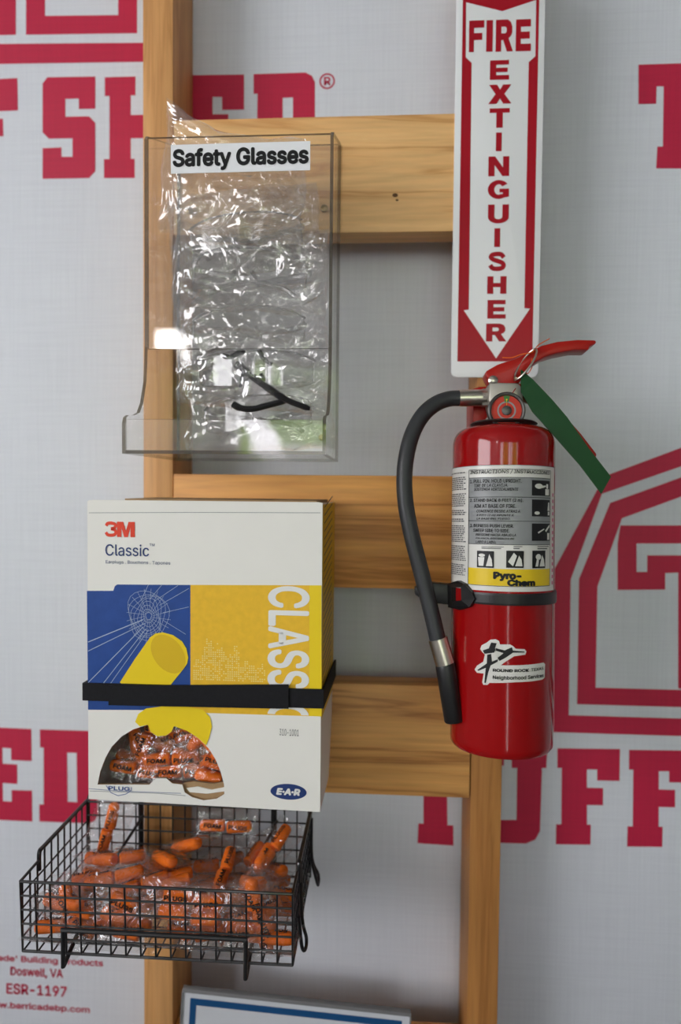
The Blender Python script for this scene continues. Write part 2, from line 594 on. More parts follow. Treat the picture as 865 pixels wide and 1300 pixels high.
M['foam'] = plain('orange_foam', (1.0, 0.18, 0.008), 0.75, scale=220, var=0.12, bump=0.25)
M['acrylic'] = film('clear_acrylic', (0.99, 0.988, 0.984), 0.003, 1.0, 0.0)
M['acrylic_edge'] = film('polished_acrylic_edge', (0.30, 0.27, 0.22), 0.30, 1.4, 0.05, hazecol=(0.14, 0.12, 0.095))
M['bag'] = film('clear_plastic_bag', (0.98, 0.977, 0.974), 0.040, 2.8, 0.12, 1.0, 9.0, (0.80, 0.79, 0.78), 0.030)
M['pouch'] = film('clear_pouch_film', (0.985, 0.98, 0.975), 0.009, 1.7, 0.09, 1.0, 26.0, (0.8, 0.78, 0.76), 0.012)
M['lens'] = film('clear_lens', (0.94, 0.94, 0.94), 0.015, 1.2, 0.02)
M['lens_edge'] = film('clear_lens_edge', (0.78, 0.78, 0.79), 0.25, 2.0, 0.05, hazecol=(0.7, 0.7, 0.71))
M['clear_arm'] = film('clear_temple', (0.86, 0.86, 0.86), 0.10, 1.8, 0.06, hazecol=(0.6, 0.6, 0.6))
M['paper_white'] = plain('certificate_paper', (0.62, 0.64, 0.67), 0.5, var=0.01)
M['paper_blue'] = plain('certificate_blue', (0.012, 0.075, 0.20), 0.4, var=0.02)
M['grey_frame'] = plain('grey_plastic_edge', (0.20, 0.20, 0.20), 0.25)
M['leaf'] = plain('green_leaves', (0.22, 0.38, 0.05), 0.7, scale=3, var=0.5)
M['paving'] = plain('pale_paving', (0.80, 0.80, 0.78), 0.8)
M['glass_label_paper'] = plain('white_label_paper', (0.80, 0.81, 0.83), 0.5, var=0.01)

# ------------------------------------------------------------------ the room
Z0 = 1.35            # top of the middle rail above the floor
WX0, WX1, WY = -2.0, 2.6, 0.089
FY = -3.4
struct(box_obj('floor', WX0 - .1, WX1 + .1, FY - .1, WY + .1, -0.1, 0.0, M['concrete']))
struct(box_obj('ceiling', WX0 - .1, WX1 + .1, FY - .1, WY + .1, 2.7, 2.8, M['ceiling']))
wall = struct(box_obj('wall_back', WX0 - .1, WX1 + .1, WY, WY + .1, 0.0, 2.7, M['wrap']))
struct(box_obj('wall_right', WX1, WX1 + .1, FY, WY, 0.0, 2.7, M['plaster']))

def wall_with_holes(name, outer, holes, mapf, thick, mat):
    v, f = tess([outer] + holes)
    V = [mapf(a, b, 0) for a, b in v] + [mapf(a, b, thick) for a, b in v]
    n = len(v)
    F = list(f) + [tuple(i + n for i in t)[::-1] for t in f]
    k = 0
    for lp in [outer] + holes:
        m = len(lp)
        for i in range(m):
            a, b = k + i, k + (i + 1) % m
            F.append((a, b, b + n, a + n))
        k += m
    return struct(mesh_obj(name, V, F, mat))

def R4(a0, a1, b0, b1):
    return [(a0, b0), (a1, b0), (a1, b1), (a0, b1)]
# left wall with the big window; opposite wall with a window, door sidelight and transom
wall_with_holes('wall_left', R4(FY, WY, 0, 2.7), [R4(-3.17, -1.13, 1.23, 2.37)], lambda a, b, t: (WX0 - t, a, b), 0.1, M['plaster'])
OPEN = [(-0.545, 0.48, 1.23, 2.10), (0.54, 0.76, 0.05, 2.10), (0.82, 1.75, 1.23, 2.10), (-1.08, -0.89, 2.12, 2.28)]
wall_with_holes('wall_front', R4(WX0, WX1, 0, 2.7), [R4(*q) for q in OPEN], lambda a, b, t: (a, FY - t, b), 0.1, M['plaster'])
for i, (a0, a1, b0, b1) in enumerate(OPEN):
    bm = bmesh.new()
    for q in ((a0 - .025, a1 + .025, b0 - .04, b0), (a0 - .025, a1 + .025, b1, b1 + .04), (a0 - .025, a0, b0, b1), (a1, a1 + .025, b0, b1)):
        box_bm(bm, q[0], q[1], FY, FY + .02, q[2], q[3])
    struct(bm_obj('window_%d' % (i + 1), bm, M['white_plastic']))
bm = bmesh.new()
for q in ((-3.21, -1.09, 1.19, 1.23), (-3.21, -1.09, 2.37, 2.41), (-3.21, -3.17, 1.23, 2.37), (-1.13, -1.09, 1.23, 2.37)):
    box_bm(bm, WX0, WX0 + .02, q[0], q[1], q[2], q[3])
struct(bm_obj('window_5', bm, M['white_plastic']))
# unseen counter-shaped blockers, added to keep window light off the foot of the wall
for cx_, hw_, lb_ in ((0.04, 0.34, 'short grey box added to block light, unseen behind the photographer'), (1.48, 0.76, 'long grey box added to block light, unseen behind the photographer')):
    ct = thing('added_light_blocker', lb_, 'light blocker', (cx_, -1.62, 0))
    box_obj('blocker_body', -hw_ + .04, hw_ - .04, -.20, .20, 0.08, 1.12, M['plaster'], ct, .004)
    box_obj('blocker_top', -hw_, hw_, -.24, .24, 1.12, 1.15, M['dark_metal'], ct, .004)
    box_obj('blocker_base', -hw_ + .06, hw_ - .06, -.17, .17, 0.0, 0.08, M['dark_metal'], ct)
# outside the window: paving and shrubs
struct(box_obj('ground_outside', -9, 9, -16, FY - .1, -0.12, -0.02, M['paving']))
rng = random.Random(5)
struct(box_obj('garden_wall', -0.93, 2.2, -7.9, -7.7, -.02, 1.86, M['paving']))
for i, (sx, sy, sz, sr) in enumerate([(-1.75, -6.6, 1.15, 0.85), (-0.35, -10.2, 2.6, 1.1), (-4.4, -9.5, 2.0, 1.2), (3.2, -10.6, 2.5, 1.2)]):
    bm = bmesh.new()
    bmesh.ops.create_icosphere(bm, subdivisions=4, radius=1.0)
    for v in bm.verts:
        d = v.co.normalized()
        v.co = d * sr * (1 + 0.22 * noise.noise(d * 3 + Vector((i, 0, 0))) + 0.14 * noise.noise(d * 9))
        v.co += Vector((sx, sy, sz))
    box_bm(bm, sx - .06, sx + .06, sy - .06, sy + .06, -.02, sz)
    tag(bm_obj('shrub', bm, M['leaf'], smooth=True), ['leafy shrub outside the window, nearest one', 'tall round shrub standing in the middle outside',
        'broad shrub farthest left outside', 'broad shrub farthest right outside'][i], 'shrub')

# printing on the wrap ------------------------------------------------
def wmap(a, b):
    return (a, WY - 0.0004, b + Z0)

def wprint(name, loops):
    return flat(name, loops, M['wrap_red'], wall, wmap)

def shift(pts, d):
    return [(a + d[0], b + d[1]) for a, b in pts]

T_ = [(0.63031, 0.54143), (0.72515, 0.5417), (0.7266, 0.49053), (0.7047, 0.49059), (0.70407, 0.51372), (0.6951, 0.51346), (0.69723, 0.43478), (0.70523, 0.43461), (0.70601, 0.40626), (0.65629, 0.40754), (0.65709, 0.43565), (0.66413, 0.4355), (0.66314, 0.51282), (0.65411, 0.51306), (0.65418, 0.49076), (0.63155, 0.49094)]
F_ = [(0.54465, -0.36804), (0.62809, -0.36631), (0.6286, -0.41024), (0.59875, -0.4108), (0.59841, -0.39557), (0.58476, -0.39605), (0.58531, -0.4211), (0.60685, -0.42084), (0.60739, -0.44481), (0.58584, -0.44511), (0.58644, -0.47244), (0.5917, -0.47222), (0.59179, -0.50017), (0.54526, -0.50161), (0.54522, -0.47358), (0.5521, -0.47329), (0.55101, -0.39508), (0.54521, -0.39528)]
F2a = [(0.6401, -0.36699)][0]
U_ = [(0.4276, -0.36978), (0.47249, -0.36828), (0.47296, -0.39456), (0.46656, -0.39478), (0.46789, -0.47067), (0.4914, -0.46971), (0.49113, -0.3972), (0.48368, -0.39747), (0.48316, -0.36901), (0.53092, -0.3685), (0.5304, -0.39581), (0.52458, -0.39601), (0.52365, -0.48381), (0.5175, -0.49619), (0.50482, -0.50224), (0.45558, -0.50324), (0.44261, -0.49936), (0.43595, -0.48745), (0.43446, -0.39592), (0.42802, -0.39614)]
S_ = [(-0.16668, 0.54744), (-0.09865, 0.54661), (-0.09882, 0.50311), (-0.12221, 0.50317), (-0.12214, 0.51753), (-0.14112, 0.51749), (-0.14125, 0.49351), (-0.10776, 0.49323), (-0.09889, 0.48397), (-0.09914, 0.41888), (-0.10811, 0.40942), (-0.17434, 0.40959), (-0.17405, 0.45148), (-0.14709, 0.45197), (-0.14716, 0.43912), (-0.13147, 0.4388), (-0.13134, 0.46392), (-0.16497, 0.46414), (-0.17391, 0.47291), (-0.17346, 0.53911)]
H_ = [(-0.08534, 0.54518), (-0.04224, 0.54504), (-0.04228, 0.51969), (-0.0489, 0.51986), (-0.04895, 0.49339), (-0.01037, 0.49351), (-0.01036, 0.51991), (-0.01695, 0.52008), (-0.01693, 0.54539), (0.02578, 0.54525), (0.0258, 0.52001), (0.01924, 0.52019), (0.0193, 0.43461), (0.02588, 0.43448), (0.02591, 0.40902), (-0.01703, 0.40877), (-0.01701, 0.4343), (-0.0104, 0.43416), (-0.01038, 0.46175), (-0.04901, 0.46208), (-0.04907, 0.43443), (-0.04353, 0.43431), (-0.04358, 0.40821), (-0.08691, 0.40902), (-0.08682, 0.43467), (-0.07904, 0.43451), (-0.07877, 0.51958), (-0.08542, 0.51976)]
E_ = [(0.03014, 0.5446), (0.10831, 0.54346), (0.10851, 0.49689), (0.07815, 0.49712), (0.0781, 0.51444), (0.06506, 0.51478), (0.06512, 0.49166), (0.08686, 0.49112), (0.08695, 0.46273), (0.06519, 0.46322), (0.06525, 0.43683), (0.07833, 0.43656), (0.07828, 0.45344), (0.10869, 0.45382), (0.10888, 0.40851), (0.0292, 0.40896), (0.02917, 0.43547), (0.03575, 0.43533), (0.03563, 0.5187), (0.03017, 0.51885)]
D_ = [(0.12126, 0.54362), (0.19207, 0.54371), (0.20064, 0.53932), (0.20497, 0.53089), (0.20584, 0.42238), (0.20162, 0.41408), (0.19307, 0.40953), (0.11972, 0.40935), (0.11961, 0.43465), (0.1261, 0.43451), (0.12678, 0.51736), (0.12138, 0.5175)]
D_h = [(0.16124, 0.51123), (0.17519, 0.51139), (0.17567, 0.43977), (0.16169, 0.44007)]
SE = [(-0.19588, -0.36436)][0]
E2 = shift(E_, ([(-0.19623, -0.36495)][0][0] - [(0.10831, 0.54346)][0][0], [(-0.19623, -0.36495)][0][1] - [(0.10831, 0.54346)][0][1]))
dD = ([(-0.18367, -0.36512)][0][0] - D_[0][0], [(-0.18367, -0.36512)][0][1] - D_[0][1])
for nm, lp in (('T', [T_]), ('F', [F_]), ('F', [shift(F_, (F2a[0] - F_[0][0], F2a[1] - F_[0][1]))]), ('U', [U_]), ('S', [S_]), ('H', [H_]),
               ('E', [E_]), ('D', [D_, D_h]), ('E', [E2]), ('D', [shift(D_, dD), shift(D_h, dD)])):
    wprint('printed_letter', lp)
# the T in front of the U of the lower word, and the F at the left edge of the upper word
T0 = [(0.33048, -0.37414)][0]
wprint('printed_letter', [shift(T_, (T0[0] - T_[0][0], T0[1] - T_[0][1]))])
Fr = [(-0.20937, 0.54756)][0]
wprint('printed_letter', [shift(F_, (Fr[0] - F_[1][0], Fr[1] - F_[1][1]))])
# registered mark
rc, rr = [(0.22148, 0.53148)][0], 0.0105
flat('registered_mark', [ellipse(rc[0], rc[1], rr, rr), ellipse(rc[0], rc[1], rr * .8, rr * .8)], M['wrap_red'], wall, wmap)
text_obj('registered_mark', [('R', (rc[0] - .0042, rc[1] - .0055, rc[0] + .0048, rc[1] + .0055), .02)], M['wrap_red'], wall, wmap)
# house emblem, lower right: outer band, inner band, T ornament (mirrored about its stem)
ax_ = [(0.73168, -0.15905)][0][0]
def mirror(pts):
    return pts + [(2 * ax_ - a, b) for a, b in pts[::-1]]
OUT_o = [(0.7258, 0.05289), (0.59926, 0.00335), (0.53595, -0.12218), (0.53892, -0.34591)]
OUT_i = [(0.72651, 0.02736), (0.59618, -0.02042), (0.55768, -0.13624), (0.55897, -0.32193)]
INN_o = [(0.7269, 0.01328), (0.60731, -0.03245), (0.56862, -0.13551), (0.56968, -0.30644)]
INN_i = [(0.72761, -0.01232), (0.62327, -0.05288), (0.5933, -0.14521), (0.59389, -0.28305)]
wprint('printed_emblem', [mirror(OUT_o), mirror(OUT_i)])
wprint('printed_emblem', [mirror(INN_o), mirror(INN_i)])
ORN = [(0.72896, -0.06105), (0.62143, -0.06242), (0.61839, -0.08682), (0.61986, -0.14951), (0.68223, -0.14781), (0.68166, -0.12556), (0.69855, -0.12474), (0.70269, -0.28109)]
wprint('printed_emblem', [mirror(ORN)])
ORN_h = [(0.64314, -0.08647), (0.72963, -0.08522), (0.73007, -0.101), (0.65743, -0.10213), (0.65798, -0.12438), (0.64408, -0.12461)]
flat('printed_emblem_gap', [ORN_h[:1] + ORN_h[1:]], M['wrap'], wall, lambda a, b: (a, WY - 0.0007, b + Z0))
# foot of the emblem at the top left
wprint('printed_emblem', [[(-0.30029, 0.71965), (-0.21022, 0.71616), (-0.21114, 0.60617), (-0.30163, 0.60689)]])
wprint('printed_emblem', [[(-0.19569, 0.7156), (-0.03977, 0.70957), (-0.03994, 0.60288), (-0.19654, 0.60571)], [(-0.16893, 0.71351), (-0.06609, 0.70954), (-0.0663, 0.62789), (-0.16948, 0.63026)]])
wprint('printed_emblem', [[(-0.30175, 0.5962), (-0.00485, 0.58919), (-0.00486, 0.56399), (-0.30208, 0.56837)]])
# maker's lines, lower left
for s, r4, bd in (("Barricade' Building Products", [(-0.28961, -0.6989), (-0.09189, -0.71047)], .02), ('Doswell, VA', [(-0.23038, -0.7157), (-0.15155, -0.73128)], .02),
                  ('ESR-1197', [(-0.23652, -0.74074), (-0.14583, -0.75673)], .022), ('www.barricadebp.com', [(-0.27246, -0.76875), (-0.11198, -0.78054)], .02)):
    text_obj('printed_line', [(s, rect_of(*r4), bd)], M['wrap_red'], wall, wmap)

# ------------------------------------------------------------------ timber frame
def timber(name, x0, x1, y0, y1, z0, z1, mat, label, cat):
    cx, cz = (x0 + x1) / 2, z0
    o = box_obj(name, x0 - cx, x1 - cx, y0, y1, 0, z1 - z0, mat, bevel=0.0012)
    o.location = (cx, 0, cz)
    return tag(o, label, cat)

XA, XB = 0.4165, 0.4545
timber('wall_stud', 0.0, 0.038, 0.0, WY - .0012, 0.0, 2.7, M['stud'], 'upright pine stud running behind the clear dispenser and white box', 'stud')
timber('wall_stud', XA, XB, 0.0, WY - .0012, 0.0, 2.7, M['stud_b'], 'upright orange-brown pine stud below and behind the fire extinguisher', 'stud')
for zt, mk, lb in ((0.4365, 'rail_a', 'pale pine cross rail, topmost, behind the safety glasses sign'), (0.0, 'rail_b', 'honey pine cross rail between dispenser and white box'),
                   (-0.2605, 'rail_c', 'streaked pine cross rail beside the lower half of the white box'), (-0.72, 'rail_b', 'lowest pine cross rail carrying the blue bordered notice')):
    x0, x1 = 0.0392, XA - .0016
    o = timber('cross_rail', x0, x1, -0.0015, 0.0365, Z0 + zt - .14, Z0 + zt, M[mk], lb, 'rail')
    if mk == 'rail_a':
        for (kx, kz), kr in zip([(0.30688, -0.0017, 1.69606), (0.30983, -0.0017, 1.68941)] and [(0.3135, 1.6905), (0.3160, 1.6845)], (0.0034, 0.0018)):
            flat('knot', [ellipse(kx - (x0 + x1) / 2, kz - o.location.z, kr, kr * .7, 16)], M['knot'], o, lambda a, b: (a, -0.0017, b))

# ------------------------------------------------------------------ FIRE EXTINGUISHER sign
sg = thing('fire_extinguisher_sign', 'tall red and white arrow sign reading FIRE EXTINGUISHER', 'sign', (0.4382, -0.0035, 1.47019))
def smap(a, b):
    return (a, -0.0003, b)
c4 = [(-0.05562, 0.44771), (0.04761, 0.44414), (-0.05307, 4e-05), (0.0526, 0.00232)]
def rounded(pts, r, n=6):
    out = []
    m = len(pts)
    for i in range(m):
        p0, p1, p2 = (Vector(pts[(i + k) % m]) for k in (-1, 0, 1))
        a, b = (p0 - p1).normalized() * r, (p2 - p1).normalized() * r
        for k in range(n + 1):
            t = k / n
            q = (p1 + a) * (1 - t) ** 2 + p1 * 2 * t * (1 - t) + (p1 + b) * t * t
            out.append((q.x, q.y))
    return out
sx0, sx1 = (c4[0][0] + c4[2][0]) / 2, (c4[1][0] + c4[3][0]) / 2
sw = sx1 - sx0
prism_obj('sign_panel', rounded([(sx0, 0), (sx1, 0), (sx1, 0.495), (sx0, 0.495)], 0.009), 0.0, 0.0022, M['white_plastic'], sg, bevel=0.0004)
mr = [(-0.04575, 0.01907)][0]
rx0, rx1, rz0 = sx0 + 0.0075, sx1 - 0.0072, mr[1]
flat('red_field', [[(rx0, rz0), (rx1, rz0), (rx1, 0.475), (rx0, 0.475)],
     [(-0.043, 0.44453), (-0.04244, 0.38023), (-0.03534, 0.37358), (-0.03404, 0.08158), (-0.04008, 0.08068), (-0.00039, 0.02276), (0.0389, 0.08201), (0.03233, 0.083), (0.03197, 0.37254), (0.03968, 0.37918), (0.03934, 0.44443), (-0.0001, 0.43273)]], M['sign_red'], sg, smap)
items = [(ch, rect_of(p_, q_)) for ch, p_, q_ in (('F', *[(-0.03893, 0.42285), (-0.0211, 0.38604)]), ('I', *[(-0.01847, 0.42264), (-0.01088, 0.386)]), ('R', *[(-0.00734, 0.42274), (0.01277, 0.38566)]), ('E', *[(0.01626, 0.42242), (0.03403, 0.38548)]))]
for ch, p_, q_ in (('E', *[(-0.01349, 0.3757), (0.0092, 0.35299)]), ('X', *[(-0.01486, 0.34721), (0.01249, 0.32483)]), ('T', *[(-0.013, 0.31948), (0.01067, 0.29674)]), ('I', *[(-0.00505, 0.29109), (0.00186, 0.26917)]), ('N', *[(-0.01344, 0.263), (0.01124, 0.23976)]), ('G', *[(-0.01362, 0.23512), (0.012, 0.21279)]), ('U', *[(-0.01294, 0.20622), (0.01177, 0.1839)]), ('I', *[(-0.00496, 0.17808), (0.00198, 0.1559)]), ('S', *[(-0.01246, 0.15009), (0.01045, 0.12732)]), ('H', *[(-0.01244, 0.12098), (0.01047, 0.10009)]), ('E', *[(-0.01177, 0.09274), (0.01025, 0.07044)]), ('R', *[(-0.01289, 0.06444), (0.01102, 0.04306)])):
    items.append((ch, rect_of(p_, q_)))
glyph_obj('lettering', items, M['sign_red'], sg, lambda a, b: (a, -0.0004, b))

# ------------------------------------------------------------------ fire extinguisher
EX = thing('fire_extinguisher', 'red fire extinguisher with black hose hanging on the right stud', 'fire extinguisher', (0.43306, -0.10817, 1.06012), (-math.radians(3.0), 0, 0))
RE = 0.0542
prof = [(0, 0.004), (0.045, 0.004), (0.0475, 0.0), (0.0515, 0.0), (0.0538, 0.003), (RE, 0.008)]
prof += [(RE, 0.012 + i * 0.0307) for i in range(11)]
zs = 0.3195
prof += [(0.020 + (RE - .020) * math.cos(a) ** .5, zs + 0.0225 * math.sin(a) ** .85) for a in (0.12, 0.28, 0.45, 0.62, 0.8, 0.98, 1.14, 1.3, 1.42)]
prof += [(0.021, zs + 0.0235), (0.019, zs + .0245), (0.0, zs + .0245)]
lathe_obj('cylinder', prof, M['ext_red'], EX, 96)

def cmap(off):
    def f(t, z):
        r = RE + off
        return (r * math.sin(t), -r * math.cos(t), z)
    return f

def wrap_patch(name, t0, t1, z0, z1, off, mat, parent, n=None):
    n = n or max(2, int(abs(t1 - t0) / 0.05))
    g = cmap(off)
    V, F = [], []
    for i in range(n + 1):
        t = t0 + (t1 - t0) * i / n
        V += [g(t, z0), g(t, z1)]
    for i in range(n):
        F.append((2 * i, 2 * i + 2, 2 * i + 3, 2 * i + 1))
    return mesh_obj(name, V, F, mat, parent, smooth=True)

def wrap_many(name, rects, off, mat, parent):
    g = cmap(off)
    V, F = [], []
    for t0, z0, t1, z1 in rects:
        n = max(1, int(abs(t1 - t0) / 0.06))
        for i in range(n):
            a, b = t0 + (t1 - t0) * i / n, t0 + (t1 - t0) * (i + 1) / n
            k = len(V)
            V += [g(a, z0), g(b, z0), g(b, z1), g(a, z1)]
            F.append((k, k + 1, k + 2, k + 3))
    return mesh_obj(name, V, F, mat, parent, smooth=True)

ZL1, ZL0 = 0.2968, 0.1690
label = wrap_patch('label', -2.6, 1.10, ZL0, ZL1, 0.0003, M['label_white'], EX)
def CR(p, q):
    return rect_of(p, q)
tL, tR = -0.845, 0.875
zz = {y: z for y, (t, z) in zip((595, 606, 630.6, 661, 691, 722, 745), [(-0.08627, 0.29246), (-0.08499, 0.28411), (-0.08194, 0.26424), (-0.07821, 0.24002), (-0.07456, 0.21623), (-0.07078, 0.19167), (-0.0681, 0.17427)])}
wrap_patch('grey_panel', tL, tR, zz[691], zz[606], 0.0006, M['label_grey'], label)
wrap_patch('yellow_band', tL, tR, zz[745] + .0004, zz[722], 0.0006, M['label_yellow'], label)
lw = 0.0005
rules = [(tL, z - lw / 2, tR, z + lw / 2) for z in (zz[595], zz[606], zz[630.6], zz[661], zz[691], zz[745])]
rules += [(t - .006, zz[745], t + .006, zz[595]) for t in (tL, tR)]
wrap_many('printed_rules', rules, 0.0009, M['ink'], label)
TX = lambda s, a, b, bd=0.0, sh=0.0: (s, rect_of(a, b), bd, sh)
tt = [(-0.81582, 0.29192), (0.83729, 0.28772), (-0.81375, 0.28251), (-0.7213, 0.27906), (0.16426, 0.27869), (-0.72106, 0.27784), (-0.08352, 0.27457), (-0.72023, 0.27378), (0.1056, 0.2707), (-0.80943, 0.2629), (0.19787, 0.25886), (-0.71686, 0.25713), (0.0641, 0.2532), (-0.66398, 0.25143), (0.13885, 0.24849), (-0.66312, 0.24698), (0.02175, 0.24445), (-0.66241, 0.24334), (-0.03544, 0.24124), (-0.80371, 0.23679), (0.02345, 0.23335), (-0.72942, 0.23196), (-0.04784, 0.22854), (-0.67625, 0.22715), (0.0685, 0.22466), (-0.67545, 0.22311), (0.03986, 0.22107), (-0.67482, 0.21987), (-0.28909, 0.21719)]
ti = [TX('INSTRUCTIONS / INSTRUCCIONES', tt[0], tt[1], .012, .15), TX('1. PULL PIN. HOLD UPRIGHT.', tt[2], tt[4], .014), TX('TIRE DE LA CLAVIJA.', tt[5], tt[6], .01, .2),
      TX('SOSTENGA VERTICALMENTE', tt[7], tt[8], .01, .2), TX('2. STAND BACK 8 FEET (2 m).', tt[9], tt[10], .014), TX('AIM AT BASE OF FIRE.', tt[11], tt[12], .014),
      TX('COMIENCE DESDE ATRAS A', tt[13], tt[14], .01, .2), TX('8 PIES (2 m) APUNTE A', tt[15], tt[16], .01, .2), TX('LA BASE DEL FUEGO.', tt[17], tt[18], .01, .2),
      TX('3. DEPRESS PUSH LEVER.', tt[19], tt[20], .014), TX('SWEEP SIDE TO SIDE.', tt[21], tt[22], .014), TX('PRESIONE HACIA ABAJO LA', tt[23], tt[24], .01, .2),
      TX('PALANCA, DISTRIBUYA DE', tt[25], tt[26], .01, .2), TX('LADO A LADO.', tt[27], tt[28], .01, .2)]
text_obj('printed_instructions', ti, M['ink'], label, cmap(0.0010))
pc = [(-0.33527, 0.18886), (0.17984, 0.17958), (-0.08347, 0.18137), (0.4597, 0.17387)]
text_obj('maker_name', [('Pyro-', rect_of(pc[0], pc[1]), .06), ('Chem', rect_of((pc[2][0], zz[745] + .0004), pc[3][:1] + (pc[2][1],)), .06)], M['ink'], label, cmap(0.0010))
# black pictograms with white figures
pk = [(0.37085, 0.28176), (0.84334, 0.2662), (0.37417, 0.26223), (0.84934, 0.2451), (0.37831, 0.23794), (0.85646, 0.22036), (-0.64746, 0.20942), (-0.32131, 0.19247), (-0.10218, 0.21025), (0.21756, 0.19304), (0.39156, 0.2105), (0.71383, 0.19266)]
wrap_many('pictogram_ground', [rect_of(pk[i], pk[i + 1]) for i in range(0, 12, 2)], 0.0010, M['ink'], label)
def blob(r, pts):
    u0, v0, u1, v1 = r
    return [(u0 + a * (u1 - u0), v0 + b * (v1 - v0)) for a, b in pts]
figs = []
P6 = [rect_of(pk[i], pk[i + 1]) for i in range(0, 12, 2)]
figs += [blob(P6[0], ellipse(.33, .62, .2, .17, 14)), blob(P6[0], [(.5, .5), (.72, .6), (.72, .68), (.5, .66)]), blob(P6[0], R4(.68, .92, .05, .45)), blob(P6[0], R4(.74, .86, .48, .78))]
figs += [blob(P6[1], ellipse(.24, .2, .13, .1, 12)), blob(P6[1], [(.82, .35), (.96, .35), (.93, .85), (.86, .85)]), blob(P6[1], R4(.84, .95, .08, .3))]
figs += [blob(P6[2], [(.26, .5), (.6, .72), (.62, .66), (.3, .42)]), blob(P6[2], R4(.8, .94, .06, .45)), blob(P6[2], [(.66, .6), (.95, .95), (.95, .8), (.72, .5)])]
figs += [blob(P6[3], [(.12, .1), (.4, .1), (.46, .62), (.08, .62)]), blob(P6[3], ellipse(.3, .74, .2, .1, 10)), blob(P6[3], [(.55, .1), (.92, .1), (.88, .5), (.74, .82), (.66, .5)])]
figs += [blob(P6[4], [(.1, .35), (.42, .88), (.6, .7), (.38, .1)]), blob(P6[4], [(.5, .1), (.92, .1), (.86, .5), (.72, .72), (.6, .4)])]
figs += [blob(P6[5], ellipse(.42, .64, .2, .17, 12)), blob(P6[5], [(.2, .1), (.4, .1), (.45, .45), (.3, .5)]), blob(P6[5], [(.5, .1), (.92, .1), (.85, .5), (.7, .75)])]
V, F = [], []
for lp in figs:
    v, f = tess([lp])
    k = len(V)
    V += [cmap(.0013)(a, b) for a, b in v]
    F += [tuple(i + k for i in q) for q in f]
mesh_obj('pictogram_figures', V, F, M['label_white'], label)
# very small captions, set as lines of print
rl = random.Random(3)
small = []
cp = [(-0.55885, 0.21441), (-0.14516, 0.21179), (0.02625, 0.21512), (0.18995, 0.21205), (0.50773, 0.21526), (0.8286, 0.21187)]
for i in (0, 2, 4):
    r4 = rect_of(cp[i], cp[i + 1])
    h = (r4[3] - r4[1]) / 3
    small += [(r4[0], r4[1] + 2 * h, r4[2], r4[3] - .0003), (r4[0], r4[1], r4[2] - .05, r4[1] + h)]
z = 0.291
for blk in (1, 7, 7, 3, 2, 9, 8, 6):
    for k in range(blk):
        t0 = -1.72 + rl.uniform(0, .02)
        t1 = -0.90 - rl.uniform(0, .10)
        t = t0
        while t < t1:
            w = rl.uniform(.03, .10)
            small.append((t, z - .0011, min(t + w, t1), z))
            t += w + .018
        z -= 0.00205
    z -= 0.0030
wrap_many('small_print', small, 0.0008, M['ink_soft'], label)
wrap_many('pink_edge_print', [(0.965, z, 1.03, z + .0035) for z in [ZL0 + .006 + .0065 * i for i in range(15)]], 0.0008, M['pink_ink'], label)
wrap_patch('label_fold', -2.0, 1.09, ZL1 - .0004, ZL1 + .0001, 0.0005, M['ink_soft'], label)

# city sticker
so = [(-0.68295, 0.0876), (-0.63333, 0.09202), (-0.5066, 0.09693), (-0.47721, 0.10429), (-0.52378, 0.1064), (-0.57157, 0.10929), (-0.54068, 0.11348), (-0.44898, 0.1164), (-0.37519, 0.11994), (-0.27369, 0.12076), (-0.21616, 0.11898), (-0.20142, 0.11586), (-0.01624, 0.11629), (0.04177, 0.11439), (0.08592, 0.11205), (0.25243, 0.11159), (0.2925, 0.10916), (0.26909, 0.10604), (0.05783, 0.10455), (-0.09922, 0.09878), (-0.18391, 0.09499), (0.69988, 0.09647), (0.74949, 0.09455), (0.74009, 0.08099), (0.68035, 0.07941), (0.09112, 0.07858), (-0.3827, 0.07641), (-0.42677, 0.07398), (-0.5025, 0.07361), (-0.52617, 0.07606), (-0.49681, 0.08504), (-0.63195, 0.08482)]
def wrap_poly(name, pts, off, mat, parent):
    # clip to narrow slices so that the flat shape follows the curve
    bm = bmesh.new()
    v, f = tess([pts])
    vs = [bm.verts.new((a, b, 0)) for a, b in v]
    for t in f:
        bm.faces.new([vs[i] for i in t])
    lo, hi = min(a for a, _ in v), max(a for a, _ in v)
    n = int((hi - lo) / .06) + 1
    for i in range(1, n):
        bmesh.ops.bisect_plane(bm, geom=bm.verts[:] + bm.edges[:] + bm.faces[:], plane_co=(lo + (hi - lo) * i / n, 0, 0), plane_no=(1, 0, 0))
    g = cmap(off)
    for w in bm.verts:
        w.co = Vector(g(w.co.x, w.co.y))
    return bm_obj(name, bm, mat, parent)
stk = wrap_poly('sticker', so, 0.0003, M['label_white'], EX)
